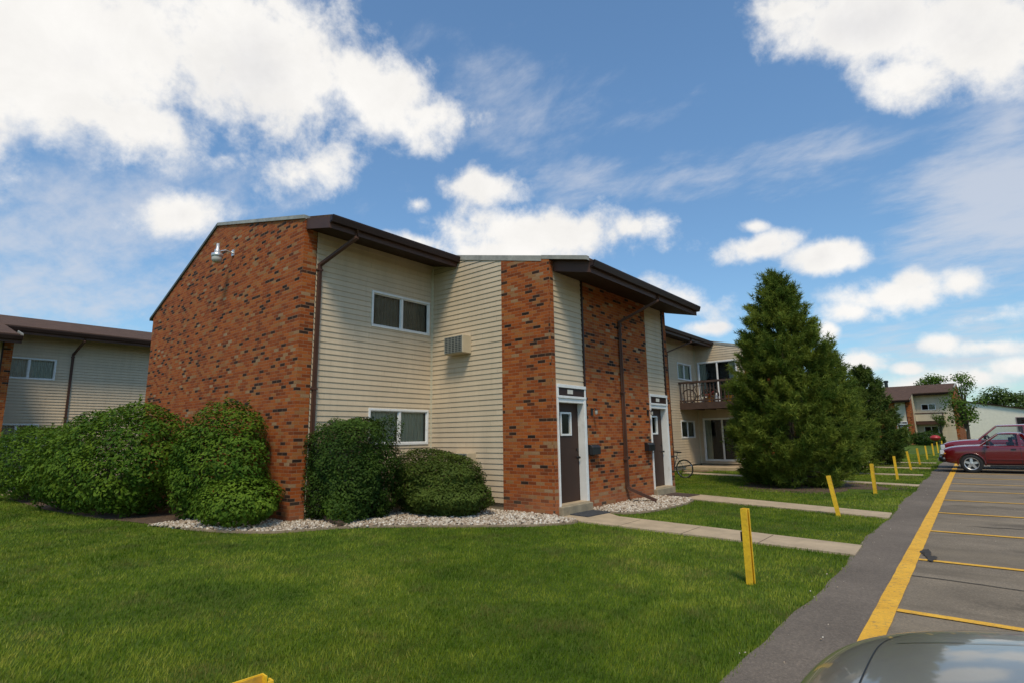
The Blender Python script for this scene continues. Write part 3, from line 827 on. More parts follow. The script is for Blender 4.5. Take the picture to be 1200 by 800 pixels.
# thin dark lines across the asphalt, and oil marks
def blob_sheet(name, cx, cy, rx, ry, z, mat, n=40, seed=0):
    r = random.Random(seed); ph = [r.uniform(0, 6.28) for _ in range(6)]
    pts = []
    for i in range(n):
        a = 2*math.pi*i/n; k = 1+.25*math.sin(2*a+ph[0])+.16*math.sin(3*a+ph[1])+.1*math.sin(5*a+ph[2])+.06*math.sin(9*a+ph[3])
        pts.append((cx+rx*k*math.cos(a), cy+ry*k*math.sin(a)))
    return sheet(name, pts, z, mat)
dark_mark = simple('tar', (.045,.036,.026), .9, var=.3, nscale=15)
oil = simple('oil', (.05,.042,.036), .55, var=.3, nscale=8)
m = MB(); prev = None; r = random.Random(3)
for i in range(60):
    t = i/59; X = -.74+t*5.2; Y = 7.75-.42*t+.02*math.sin(t*19)+r.uniform(-.004, .004); w = .012*(1-.5*t)
    cur = ((X, Y-w, .0095), (X, Y+w, .0095))
    if prev: m.poly([prev[0], cur[0], cur[1], prev[1]])
    prev = cur
tag(m.build('tar_crack', dark_mark), kind='structure')
m = MB(); prev = None
for i in range(40):
    t = i/39; X = -.3+t*1.0; Y = 12.15+.12*t+.02*math.sin(t*15); w = .02*math.sin(math.pi*min(1, t*1.02+.001))+.002
    cur = ((X, Y-w, .0095), (X, Y+w, .0095))
    if prev: m.poly([prev[0], cur[0], cur[1], prev[1]])
    prev = cur
tag(m.build('tar_crack', dark_mark), kind='structure')
for cx_, cy2_, rx_, ry_, sd2 in ((-.685, 9.33, .045, .20, 3), (-.60, 8.86, .04, .24, 8), (-.65, 9.08, .05, .14, 5)):
    blob_sheet('tar_smear', cx_, cy2_, rx_, ry_, .0150+.0012*sd2/3, dark_mark, seed=sd2)
# concrete paths
def path(pts, name='concrete_path', joints=()):
    o = slab(name, pts, -.02, .022, MT['concrete'])
    return o
path([(-6.44, 9.02), (-5.9, 8.86), (-3.36, 8.69), (-1.38, 8.53), (-1.40, 9.29), (-3.7, 9.59), (-5.55, 9.82), (-6.0, 10.15), (-6.44, 10.36)])
path([(-6.44, 13.50), (-5.51, 13.36), (-1.40, 12.42), (-1.42, 13.20), (-5.6, 14.42), (-6.44, 14.62)])
path([(-9.4, 21.9), (-1.42, 19.85), (-1.42, 20.45), (-9.4, 22.6)])
for Y in (24.6, 29.2, 34.0): path([(-4.5, Y), (-1.6, Y), (-1.6, Y+.55), (-4.5, Y+.55)])
path([(-28.4, 4.0), (-23.2, 2.95), (-23.2, 3.2), (-28.4, 4.4)])
jt = MB()
for X in (-5.0, -3.8, -2.6): 
    a = (X+4.6)*-.07
    jt.box(X-.006, X+.006, 8.66+(-X-3.3)*.06, 9.50+(-X-3.6)*.10, .0221, .0235)
tag(jt.build('path_joint', MT['soil']), kind='structure')
slab('patio', [(-10.2, 24.3), (-7.4, 24.3), (-7.4, 26.35), (-10.2, 26.35)], 0, .13, MT['concrete'])
# planting beds
bed_a = [(-22.6, 3.0), (-17.6, 3.1), (-14.9, 3.4), (-13.0, 3.8), (-11.35, 4.02), (-10.3, 4.35), (-9.5, 4.85), (-9.0, 5.75), (-8.25, 6.5), (-7.6, 6.95), (-6.9, 7.45), (-6.2, 8.05), (-5.85, 8.6), (-5.9, 8.86), (-6.44, 9.02), (-6.52, 9.07), (-7.9, 9.07), (-10.27, 9.07), (-10.27, 5.5), (-19.4, 5.49), (-22.8, 4.6)]
bed_b = [(-6.52, 10.36), (-6.0, 10.15), (-5.62, 10.3), (-5.35, 10.9), (-5.25, 12.2), (-5.35, 13.0), (-5.51, 13.36), (-6.44, 13.50), (-6.52, 13.5)]
sheet('planting_bed', bed_a, .003, MT['soil']); sheet('planting_bed', bed_b, .003, MT['soil'])
blob_sheet('bare_soil', -3.9, 18.5, 2.0, 1.9, -.002, MT['soil'], seed=2)
blob_sheet('bare_soil', -3.6, 31.8, 1.5, 1.5, -.002, MT['soil'], seed=5)
def smooth_line(pts, k=6):
    out = []
    for i in range(len(pts)-1):
        p0 = pts[max(i-1, 0)]; p1 = pts[i]; p2 = pts[i+1]; p3 = pts[min(i+2, len(pts)-1)]
        for j in range(k):
            t = j/k
            out.append(tuple(.5*(2*p1[c]+(p2[c]-p0[c])*t+(2*p0[c]-5*p1[c]+4*p2[c]-p3[c])*t*t+(-p0[c]+3*p1[c]-3*p2[c]+p3[c])*t**3) for c in (0, 1)))
    out.append(pts[-1]); return out
for ln, lab in ((bed_a[4:14], 'tan curved plastic edging around the large stone bed in front of the bushes'), (bed_b[1:7], 'tan edging of the small stone bed between the two entry doors')):
    s = smooth_line(ln); m = MB()
    for a, b in zip(s[:-1], s[1:]):
        dx, dy = b[0]-a[0], b[1]-a[1]; L = math.hypot(dx, dy); nx, ny = dy/L*.022, -dx/L*.022
        m.prism([(a[0]-nx, a[1]-ny, 0), (a[0]+nx, a[1]+ny, 0), (b[0]+nx, b[1]+ny, 0), (b[0]-nx, b[1]-ny, 0)], (0, 0, .038))
    tag(m.build('bed_edging', MT['edging']), lab, 'edging')

def inside(P, poly):
    x, y_ = P[:, 0], P[:, 1]; c = np.zeros(len(P), bool); n = len(poly)
    for i in range(n):
        x1, y1 = poly[i]; x2, y2 = poly[i-1]
        t = ((y1 > y_) != (y2 > y_)) & (x < (x2-x1)*(y_-y1)/(y2-y1+1e-12)+x1); c ^= t
    return c
# stones
ico = bmesh.new(); bmesh.ops.create_icosphere(ico, subdivisions=1, radius=1)
IV = np.array([v.co[:] for v in ico.verts]); IF = np.array([[v.index for v in f.verts] for f in ico.faces]); ico.free()
def rot_rand(n):
    q = rng.normal(size=(n, 4)); q /= np.linalg.norm(q, axis=1)[:, None]; w, x, yy, z = q.T
    return np.stack([np.stack([1-2*(yy*yy+z*z), 2*(x*yy-z*w), 2*(x*z+yy*w)], -1), np.stack([2*(x*yy+z*w), 1-2*(x*x+z*z), 2*(yy*z-x*w)], -1), np.stack([2*(x*z-yy*w), 2*(yy*z+x*w), 1-2*(x*x+yy*yy)], -1)], 1)
def stones(name, poly, dens, label, smin=.017, smax=.042, mound=0., keep=None):
    a = np.array(poly); lo, hi = a.min(0), a.max(0); n = int(dens*(hi-lo).prod())
    P = rng.uniform(lo, hi, (n, 2)); P = P[inside(P, poly)]
    if keep is not None: P = P[keep(P)]
    n = len(P); S = rng.uniform(smin, smax, n)
    sc3 = np.stack([S*rng.uniform(.9, 1.35, n), S*rng.uniform(.65, 1, n), S*rng.uniform(.45, .75, n)], 1)
    V = IV[None]*(1+rng.uniform(-.16, .16, (n, len(IV), 1)))*sc3[:, None]
    R3 = rot_rand(n); 
    V = np.einsum('nij,nkj->nki', R3, V); V[:, :, 2] *= .8
    z = rng.uniform(.008, .055, n)
    V += np.stack([P[:, 0], P[:, 1], z], 1)[:, None]
    F = (IF[None]+(np.arange(n)*len(IV))[:, None, None]).reshape(-1, 3)
    t = np.repeat(np.clip(rng.beta(2.2, 1.6, n), 0, 1), len(IV))
    o = np_mesh(name, V.reshape(-1, 3), F, MT['stone'], tint=t)
    tag(o, label, 'gravel', None, 'stuff'); return o
bed_st = [(-12.3, 3.75)]+bed_a[4:19]+[(-11.4, 5.45), (-12.3, 5.45)]
stones('landscape_stones', bed_st, 900, 'pale river stones filling the large bed around the dark clipped bush')
stones('landscape_stones', bed_b, 900, 'pale river stones in the small bed between the two entry doors')

grit = [(-1.55, 2), (-.9, 2), (-.9, 30), (-1.5, 30)]
stones('grit', grit, 9, 'loose grit and pebbles scattered along the asphalt edge', .004, .011, keep=lambda P: rng.uniform(0, 1, len(P)) < np.clip(1-(P[:, 0]+1.5)/.6, .1, 1))
stones('grit', [(-.7, 2), (3.5, 2), (4, 16), (-.7, 16)], 1.4, 'sparse pebbles lying on the parking lot', .004, .010)
# grass blades
def grass():
    paths_ = [[(-6.44, 9.02), (-5.9, 8.86), (-3.36, 8.69), (-1.38, 8.53), (-1.40, 9.29), (-3.7, 9.59), (-5.55, 9.82), (-6.0, 10.15), (-6.44, 10.36)],
        [(-6.44, 13.50), (-5.51, 13.36), (-1.40, 12.42), (-1.42, 13.20), (-5.6, 14.42), (-6.44, 14.62)],
        [(-9.4, 21.9), (-1.42, 19.85), (-1.42, 20.45), (-9.4, 22.6)], [(-28.4, 4.0), (-23.2, 2.95), (-23.2, 3.2), (-28.4, 4.4)]]
    paths_ += [[(-4.5, Y), (-1.6, Y), (-1.6, Y+.55), (-4.5, Y+.55)] for Y in (24.6, 29.2, 34.0)]
    sm_a = smooth_line(bed_a[:14], 4)+bed_a[14:]
    N = 1000000
    # polar sampling around the standpoint, denser near
    r = 1.0+ (rng.uniform(0, 1, N)**1.75)*46
    az = rng.uniform(R_(-100), R_(12), N)       # from +y, negative = left
    P = np.stack([np.sin(az)*r, np.cos(az)*r], 1)
    ex = -1.42+.035*np.sin(P[:, 1]*1.1)+.012*np.sin(P[:, 1]*4.1+1)+.005*np.sin(P[:, 1]*9.7)
    ok = (P[:, 0] < ex+rng.normal(0, .02, N)+.015)
    for q in paths_+[sm_a, bed_b, [(-28.6, -5), (-28.6, 20), (-50, 20), (-50, -5)], [(-19.5, 5.5), (-10.2, 5.5), (-10.2, 9), (-6.5, 9), (-6.5, 14.8), (-10.2, 14.8), (-10.2, 24.3), (-7.4, 24.3), (-7.4, 26.4), (-6.5, 26.4), (-6.5, 32.2), (-10.2, 32.2), (-10.2, 40), (-19.5, 40)]]:
        ok &= ~inside(P, q)
    soil = ((P[:, 0]+3.9)/1.9)**2+((P[:, 1]-18.5)/1.8)**2 < 1
    ok &= ~(soil & (rng.uniform(0, 1, N) > .06))
    P = P[ok]; r = r[ok]; n = len(P)
    h = rng.uniform(.016, .038, n)*(1+.25*np.sin(P[:, 0]*2.1)*np.sin(P[:, 1]*1.7))*(1+.012*r)
    # taller fringe along the asphalt and the paths' edges
    w = rng.uniform(.0016, .0028, n)*(1+r*.19)
    a = rng.uniform(0, 2*np.pi, n); lean = rng.uniform(.15, .9, n)*h; la = rng.uniform(0, 2*np.pi, n)
    la = np.where(rng.uniform(0, 1, n) < .5, la, .8+.7*np.sin(P[:, 0]*.9+P[:, 1]*.6))
    b0 = np.stack([P[:, 0]-np.cos(a)*w, P[:, 1]-np.sin(a)*w, np.full(n, -.01)], 1)
    b1 = np.stack([P[:, 0]+np.cos(a)*w, P[:, 1]+np.sin(a)*w, np.full(n, -.01)], 1)
    tp = np.stack([P[:, 0]+np.cos(la)*lean, P[:, 1]+np.sin(la)*lean, h], 1)
    V = np.stack([b0, b1, tp], 1).reshape(-1, 3); F = np.arange(3*n).reshape(-1, 3)
    t = np.repeat(rng.uniform(0, 1, n), 3)
    o = np_mesh('grass', V, F, MT['blade'], tint=t); tag(o, 'short mown green lawn grass in front of the buildings', 'grass', None, 'stuff')
grass()
# ------------------------------------------------------------------ vegetation
def fnoise(P, seed=0, freq=1.0, oct=3):
    """cheap smooth pseudo-noise from summed sines, roughly in -1..1"""
    r = np.random.default_rng(seed); out = np.zeros(len(P)); amp = 1; tot = 0
    for o in range(oct):
        for k in range(3):
            d = r.normal(size=3); d /= np.linalg.norm(d)
            out += amp*np.sin(P@d*freq*(2**o)*(1+.3*r.uniform())*2.2+r.uniform(0, 6.28))/3
        tot += amp; amp *= .6
    return out/tot*1.5
def leaf_quads(P, N, size, asp=.5, fold=.15, droop=.3):
    n = len(P)
    N = N/np.linalg.norm(N, axis=1)[:, None]
    t = rng.normal(size=(n, 3)); t -= N*(t*N).sum(1)[:, None]; t /= np.linalg.norm(t, axis=1)[:, None]+1e-9
    s = np.cross(N, t)
    L = size[:, None]; Wd = size[:, None]*asp
    a = P-t*L*.5; b = P+s*Wd*.5+N*L*fold*.5; c = P+t*L*.5-N*L*droop*.3; d = P-s*Wd*.5+N*L*fold*.5
    V = np.stack([a, b, c, d], 1).reshape(-1, 3); F = np.arange(4*n).reshape(-1, 4)
    return V, F
def bush(name, loc, size, label, mat, n=14000, leaf=.06, box=.0, seed=1, lobes=None, shoots=40, asp=.5, group=None, cat='bush', flat=.0, inner=.35):
    root = empty(name, (loc[0], loc[1], 0), 0, label, cat, group)
    r = np.random.default_rng(seed)
    lobes = lobes or [(0, 0, .5, 1, 1, 1)]
    Pall = []; Nall = []
    tot = sum(l[3]*l[4]+l[4]*l[5]+l[3]*l[5] for l in lobes)
    sx, sy, sz = size
    for li, l in enumerate(lobes):
        k = int(n*(l[3]*l[4]+l[4]*l[5]+l[3]*l[5])/tot*1.25)
        D = r.normal(size=(k, 3))
        D /= np.linalg.norm(D, axis=1)[:, None]
        if box: 
            q = (np.abs(D)**(2+box*6)).sum(1)**(1/(2+box*6)); D = D/q[:, None]
        c = np.array([l[0]*sx, l[1]*sy, l[2]*sz]); rad = np.array([l[3]*sx/2, l[4]*sy/2, l[5]*sz/2])
        base = c+D*rad
        lump = 1+.13*fnoise(base, seed+li, 2.0/max(.5, min(rad))*.6, 3)+.10*fnoise(base*np.array([1, 1, 1.8]), seed+9, 3.2, 2)
        dep = 1-np.abs(r.normal(0, .085, k))
        deep = r.uniform(0, 1, k) < inner; dep[deep] = r.uniform(.45, .95, deep.sum())
        P = c+D*rad*(lump*dep)[:, None]
        ok = P[:, 2] > .03
        for lj, m in enumerate(lobes):
            if lj == li: continue
            cm = np.array([m[0]*sx, m[1]*sy, m[2]*sz]); rm = np.array([m[3]*sx/2, m[4]*sy/2, m[5]*sz/2])
            ok &= (((P-cm)/rm)**2).sum(1) > .55
        P = P[ok]; Dn = (D/rad)[ok]; Dn /= np.linalg.norm(Dn, axis=1)[:, None]
        Nn = Dn*.8+r.normal(0, .33, (len(P), 3))+np.array([0, 0, .6])
        Pall.append(P); Nall.append(Nn)
    P = np.concatenate(Pall); N = np.concatenate(Nall)
    # shoots that poke out of the outline
    sh = r.choice(len(P), shoots)
    for i in sh:
        if P[i, 2] < size[2]*.45: continue
        d = N[i]/np.linalg.norm(N[i])+np.array([0, 0, .8]); d /= np.linalg.norm(d)
        L = r.uniform(.08, .24); m = int(L/.022)
        q = P[i]+d*np.linspace(0, L, m)[:, None]+r.normal(0, .012, (m, 3))
        P = np.concatenate([P, q]); N = np.concatenate([N, r.normal(0, 1, (m, 3))+np.array([0, 0, .4])])
    S = leaf*r.uniform(.6, 1.3, len(P))
    V, F = leaf_quads(P, N, S, asp)
    tint = np.clip(.45+.30*fnoise(P, seed+3, 3, 2)+r.normal(0, .10, len(P)), 0, 1)
    np_mesh('foliage', V, F, mat, root, tint=np.repeat(tint, 4))
    # stems
    m = MB()
    for k in range(9):
        a = k*.7+seed; x0, y0 = math.cos(a)*sx*.08, math.sin(a)*sy*.08
        l = lobes[k % len(lobes)]
        tx, ty, tz = l[0]*sx+math.cos(a)*l[3]*sx*.28, l[1]*sy+math.sin(a)*l[4]*sy*.28, (l[2]+l[5]*.25)*sz
        m.tube([(x0+l[0]*sx*.5, y0+l[1]*sy*.5, 0), ((x0+tx)*.55, (y0+ty)*.55, tz*.5), (tx, ty, tz)], [.028, .02, .006], 6)
    m.build('stem', MT['bark'], root)
    return root
G = 'bushes along the brick gable and siding'
bush('bush', (-21.3, 3.5), (3.6, 2.3, 2.25), 'low leafy bush at the left edge of the row, in front of the neighbour building', MT['leaf_bush'], 15000, .085, seed=11, lobes=[(0, 0, .47, 1, 1, .98), (.25, -.1, .55, .6, .8, .8)], group=G)
bush('bush', (-16.0, 4.0), (5.2, 2.5, 2.55), 'widest bright green leafy bush at the left part of the brick gable', MT['leaf_bush'], 32000, .095, seed=12, lobes=[(0, 0, .46, 1, 1, 1), (-.22, -.1, .42, .62, .95, .88), (.28, .05, .5, .55, .85, .96)], shoots=70, group=G)
bush('bush', (-11.75, 4.82), (3.1, 1.5, 2.38), 'rounded leafy bush by the right end of the brick gable, spilling towards the corner', MT['leaf_bush'], 22000, .08, seed=13, lobes=[(-.05, 0, .5, .9, 1, 1), (.30, -.04, .20, .62, .95, .42), (-.2, -.05, .4, .6, .9, .8)], shoots=60, group=G)
bush('bush', (-9.88, 6.52), (1.85, 1.6, 1.98), 'dark boxy clipped bush in the stones under the lower window', MT['leaf_dark'], 32000, .06, box=.8, seed=14, lobes=[(0, 0, .5, 1, 1, 1.0)], shoots=26, group=G)
bush('bush', (-8.95, 8.05), (2.35, 1.6, 1.42), 'low mounded olive green bush by the corner of the siding, below the air conditioner', MT['leaf_small'], 42000, .055, seed=15, lobes=[(0, 0, .47, 1, 1, 1), (.15, 0, .3, .9, .95, .6)], shoots=60, group=G)
bush('bush', (-9.55, 6.1), (.75, .6, .65), 'small light green volunteer shrub at the foot of the dark boxy bush', MT['leaf_bush'], 2200, .06, seed=16, lobes=[(0, 0, .45, 1, 1, 1)], shoots=18, group=G)

def pine(name, loc, H, Rm, label, mat, tufts=8500, seed=1, needle=.15, group=None, ground=.12, narrow=1.0, per=15, wbase=.010):
    root = empty(name, (loc[0], loc[1], 0), 0, label, 'pine tree', group)
    r = np.random.default_rng(seed)
    # trunk
    m = MB(); m.tube([(0, 0, 0), (.03, .02, H*.35), (-.02, 0, H*.7), (0, 0, H*.985)], [.02*H, .014*H, .008*H, .002*H], 10); m.build('trunk', MT['bark'], root)
    def rad(z):
        t = z/H
        base = Rm*1.03*np.clip((1-t), 0, 1)**.76*narrow
        lowf = np.clip((z-ground+.5)/1.3, 0, 1)**.4
        return base*np.where(t < .35, lowf, 1)
    bm_ = MB(); T = []; Tn = []
    nb = int(H*26)
    for b in range(nb):
        z0 = ground+ (H*.985-ground)*(b/nb)**1.0
        az = b*2.39996+r.uniform(-.3, .3)
        Rr = float(rad(np.array([z0]))[0])*r.uniform(.78, 1.08)
        if r.uniform() < .14: Rr *= 1.10
        rise = (.12+.55*(z0/H))*Rr
        d = np.array([math.cos(az), math.sin(az)])
        n = max(3, int(Rr/.22))
        pts = []
        for i in range(n+1):
            s = i/n
            pts.append((d[0]*Rr*s, d[1]*Rr*s, z0+rise*(s**1.6)-.12*Rr*math.sin(s*math.pi)))
        bm_.tube(pts, [max(.004, .012*(H-z0)/H*2.2*(1-i/n*.85)) for i in range(n+1)], 4, cap=False)
        k = int(tufts/nb*(.25+1.5*Rr/Rm)); nn = max(2, int(k/7)); idx = r.integers(0, nn, k)
        s_ = np.clip(1-np.abs(r.normal(0, .30, nn)), .15, 1.03)
        az_ = az+r.normal(0, .20, nn)*(1.15-.35*s_)
        s = s_[idx]; az2 = az_[idx]
        P = np.stack([np.cos(az2)*Rr*s, np.sin(az2)*Rr*s, z0+rise*s**1.6-.12*Rr*np.sin(s*np.pi)+r.normal(0, .06, nn)[idx]], 1)
        along = r.uniform(-1, 1, k); sp = .16
        P += np.stack([np.cos(az2)*along*sp, np.sin(az2)*along*sp, along*sp*.7], 1)+r.normal(0, .05, (k, 3))
        P[:, 2] = np.maximum(P[:, 2], .06)
        T.append(P)
        nd = np.stack([np.cos(az2), np.sin(az2), np.full(k, .55+.7*z0/H)], 1)+r.normal(0, .28, (k, 3)); Tn.append(nd)
    # leader tufts
    k = 60; zz = H*(.90+.11*r.uniform(0, 1, k)); T.append(np.stack([r.normal(0, .05, k)*(1.02-zz/H)*9, r.normal(0, .05, k)*(1.02-zz/H)*9, zz], 1)); Tn.append(np.stack([r.normal(0, .4, k), r.normal(0, .4, k), np.ones(k)], 1))
    bm_.build('branches', MT['bark'], root)
    P = np.concatenate(T); D = np.concatenate(Tn); D /= np.linalg.norm(D, axis=1)[:, None]; n = len(P)
    ND = D[:, None]*.75+r.normal(0, .62, (n, per, 3)); ND /= np.linalg.norm(ND, axis=2)[:, :, None]
    L = needle*r.uniform(.6, 1.15, (n, per, 1))
    off = D[:, None]*r.uniform(-.08, .08, (n, per, 1))
    side = np.cross(ND, r.normal(size=(n, per, 3))); side /= np.linalg.norm(side, axis=2)[:, :, None]+1e-9
    w = wbase*r.uniform(.7, 1.3, (n, per, 1))
    O = P[:, None]+off
    V = np.stack([O-side*w, O+side*w, O+ND*L], 2).reshape(-1, 3); F = np.arange(n*per*3).reshape(-1, 3)
    tt = np.clip(.42+.25*fnoise(P, seed+5, 1.7, 3)+.22*fnoise(P, seed+8, 5.5, 1)+r.normal(0, .10, n), 0, 1)
    tt = np.repeat(tt, per*3)+np.tile(np.array([-.08, -.08, .12]), n*per)
    np_mesh('needles', V, F, mat, root, tint=tt)
    return root
GP = 'pines on the lawn'
pine('pine_tree', (-4.42, 18.75), 6.66, 2.2, 'tall bushy green pine standing on the lawn in front of the balcony', MT['needle'], 15500, 3, .17, GP, ground=.06, per=16, wbase=.010)
pine('pine_tree', (-4.1, 24.6), 4.9, 1.55, 'middle yellowish pine just behind the tall pine', MT['needle'], 4500, 5, .17, GP, ground=.2, per=12, wbase=.014)
pine('pine_tree', (-3.95, 31.8), 4.75, 1.75, 'darker rounded pine farther back beside the yellow posts', MT['needle_dark'], 5500, 4, .17, GP, ground=.2, narrow=1.08, per=12, wbase=.016)

def tree(name, loc, H, crown, label, mat, n=9000, leaf=.22, seed=1, trunk_h=.35, sparse=.0, group=None, clumps=26):
    root = empty(name, (loc[0], loc[1], 0), 0, label, 'tree', group)
    r = np.random.default_rng(seed); rs = random.Random(seed)
    cx, cy2, cz = crown; zc = H-cz/2
    m = MB(); m.tube([(0, 0, 0), (.1, .05, H*trunk_h), (-.05, .0, H*.75)], [H*.022, H*.016, H*.005], 8); to = m.build('trunk', MT['bark'], root)
    cl = []; lb = MB()
    for k in range(clumps):
        D = r.normal(size=3); D /= np.linalg.norm(D); s = r.uniform(.35, .95)
        c = np.array([D[0]*cx/2*s, D[1]*cy2/2*s, zc+D[2]*cz/2*s]); cl.append((c, r.uniform(.16, .30)*min(cx, cz)))
        lb.tube([(0, 0, H*trunk_h*.8+(c[2]-H*trunk_h)*.1), tuple(c*np.array([.5, .5, 1])*np.array([1, 1, .8])), tuple(c)], [H*.009, H*.005, H*.002], 5)
    lb.build('limbs', MT['bark'], root)
    P = []; N = []
    for c, rad in cl:
        k = int(n/clumps); D = r.normal(size=(k, 3)); D /= np.linalg.norm(D, axis=1)[:, None]
        q = c+D*rad*(r.uniform(.25, 1.12, k)**.6)[:, None]*np.array([1.15, 1.15, .8]); P.append(q); N.append(D+np.array([0, 0, .5])+r.normal(0, .4, (k, 3)))
    P = np.concatenate(P); N = np.concatenate(N)
    V, F = leaf_quads(P, N, leaf*r.uniform(.6, 1.3, len(P)), .6)
    tint = np.clip(.5+.3*fnoise(P, seed, 1.0, 2)+r.normal(0, .15, len(P)), 0, 1)
    np_mesh('crown', V, F, mat, root, tint=np.repeat(tint, 4))
    return root
GT = 'trees behind the distant buildings'
tree('deciduous_tree', (-.55, 77), 8.3, (3.6, 3.6, 7.2), 'sparse light green tree between the far brown-roofed building and the white house', MT['leaf_tree'], 2300, .24, 21, clumps=30, trunk_h=.25, group=GT)
tree('deciduous_tree', (-4.0, 97), 9.9, (3.5, 3.5, 4), 'tree top showing just above the far brown roof', MT['leaf_tree'], 1500, .3, 22, group=GT)
tree('deciduous_tree', (6.5, 132), 9.6, (12, 9, 7.0), 'round mid green tree rising behind the white house', MT['leaf_far'], 7000, .42, 23, clumps=36, group=GT)
tree('deciduous_tree', (14.5, 124), 7.6, (12, 9, 5.5), 'darker green tree at the right edge behind the white house', MT['leaf_far'], 6000, .42, 24, clumps=30, group=GT)
tree('deciduous_tree', (9.6, 88), 10.8, (6.5, 6, 5.6), 'nearer dark tree whose crown enters at the right edge of the picture above the trucks', MT['leaf_far'], 6000, .3, 25, clumps=30, group=GT)
tree('deciduous_tree', (-7.0, 130), 10.0, (12, 9, 7), 'broad tree low behind the far building', MT['leaf_far'], 4000, .42, 26, group=GT)
bush('bush', (-4.0, 74.5), (3.4, 1.8, 1.5), 'dark green shrub in front of the distant building beside the last posts', MT['leaf_dark'], 3500, .16, seed=31, group='shrubs by the distant building')
bush('bush', (-6.6, 75), (2.6, 1.8, 1.9), 'taller green shrub at the left corner of the distant building', MT['leaf_bush'], 3000, .16, seed=32, group='shrubs by the distant building')
tree('small_tree', (-2.9, 79.6), 3.6, (1.6, 1.2, 2.2), 'small leafy tree under the far panelled balcony', MT['leaf_tree'], 900, .14, 33, clumps=14)
bush('bush', (6.6, 103.5), (3.2, 2, 3.2), 'reddish brown shrub against the right end of the white house', leaf_mat('leaf_red', (.03,.014,.012), (.09,.04,.03)), 3000, .25, seed=34)
# ------------------------------------------------------------------ yellow posts
def post(loc, tilt, rz, label, notch=False, bracket=False, H=.76):
    root = empty('yellow_post', (loc[0], loc[1], 0), 0, label, 'post', 'yellow steel posts along the edge of the lawn')
    root.rotation_euler = (tilt[1], tilt[0], rz)
    m = MB(); w, d, t = (.046, .055, .006) if notch else (.034, .042, .005)
    H0 = -.1
    # C channel, open towards +x, with lips
    m.box(-w, -w+t, -d, d, H0, H); m.box(-w+t, w, -d, -d+t, H0, H); 
    if notch:
        m.box(-w+t, w, d-t, d, H0, H-.05); m.box(-w+t, -.008, d-t, d, H-.05, H); m.box(.014, w, d-t, d, H-.05, H)
    else: m.box(-w+t, w, d-t, d, H0, H)
    m.box(w-t, w, -d+t, -d+.02, H0, H); m.box(w-t, w, d-.02, d-t, H0, H)
    m.build('channel', MT['yellow'], root)
    s = MB(); s.box(-w+t+.001, -w+t+.004, -d+t, d-t, H0, H-.004); s.build('rusty_web', MT['rust'], root)
    if bracket:
        b = MB(); b.box(-w-.03, -w-.001, -.018, .018, .43, .53); b.tube([(-w-.02, 0, .56), (-w-.03, 0, .60), (-w-.004, 0, .60)], .006, 6)
        b.build('bracket', MT['black'], root)
    return root
P1 = 'on the grass right of the front path, the nearest full post in view'
posts = [((-2.08, 1.01), (0, 0), 'bright yellow steel post whose notched top just enters at the bottom edge of the picture', True, False, .75),
 ((-2.04, 6.39), (.0, .0), 'upright yellow steel post with small dark bracket, on the grass before the front path', False, True, .78),
 ((-2.19, 12.33), (-.13, .03), 'leaning yellow steel post beside the second path, left of the row', False, False, .76),
 ((-2.15, 17.15), (-.01, 0), 'third full yellow steel post, just right of the tall pine', False, False, .76),
 ((-2.15, 22.57), (-.03, 0), 'yellow steel post in front of the dark pine, fourth full one along the lawn', False, False, .76),
 ((-2.17, 28.1), (-.09, 0), 'yellow steel post tilting left, fifth full one along the lawn', False, False, .76),
 ((-2.15, 32.6), (-.05, 0), 'sixth full yellow steel post, right of the dark pine', False, False, .76),
 ((-2.15, 38.2), (-.03, 0), 'seventh full yellow steel post along the lawn', False, False, .76),
 ((-2.15, 44.6), (-.02, 0), 'eighth full yellow steel post, third from the red truck bumper', False, False, .76),
 ((-2.15, 50.4), (-.02, 0), 'ninth full yellow steel post, second from the red truck bumper', False, False, .76),
 ((-2.1, 56.5), (.0, 0), 'farthest yellow steel post, right beside the red truck bumper in the picture', False, False, .76)]
for p in posts: post(*p[:2], R_(random.uniform(-8, 8)), *p[2:5], H=p[5])

# ------------------------------------------------------------------ mats, plank, barbecue
def mat_(pts, mat, label):
    m = MB(); m.prism([(a, b, .0) for a, b in pts], (0, 0, .016)); o = m.build('door_mat', mat, bevel=.003); o.location.z = .0225
    tag(o, label, 'mat')
mat_([(-6.46, 9.42), (-5.98, 9.36), (-5.93, 10.18), (-6.41, 10.24)], MT['mat'], 'dark grey mat on the concrete below the nearer entry door')
mat_([(-6.46, 13.62), (-5.75, 13.55), (-5.68, 14.33), (-6.41, 14.45)], MT['mat_brown'], 'brown mat on the path below the farther entry door')
m = MB(); m.prism([(-9.75, 22.85, .03), (-9.62, 22.72, .03), (-8.75, 23.1, .03), (-8.86, 23.25, .03)], (0, 0, .05)); m.prism([(-9.4, 23.3, .0), (-9.25, 23.2, .0), (-8.7, 23.6, .0), (-8.8, 23.72, .0)], (0, 0, .04))
tag(m.build('wooden_plank', simple('plank', (.30,.19,.11), .8, var=.2)), 'tan planks lying on the grass by the patio', 'plank')
m = MB(); m.tube([(-9.66, 5.97, .10), (-9.2, 5.86, .085), (-8.98, 5.80, .07)], [.055, .055, .055], flat='sq')
m.tube([(-10.2, 6.1, .22), (-9.66, 5.97, .10)], [.045, .05], flat='sq')
tag(m.build('drain_spout', MT['soil']), 'brown drain spout lying in the stones in front of the dark boxy bush', 'drain spout')
bq = empty('barbecue_grill', (-3.1, 70.7, 0), 0, 'red kettle barbecue grill in front of the distant building', 'barbecue')
m = MB(); m.lathe([(0, 1.12), (.25, 1.08), (.42, .95), (.45, .84)], (0, 0, 0), 16); m.build('lid', MT['redplastic'], bq, smooth=True)
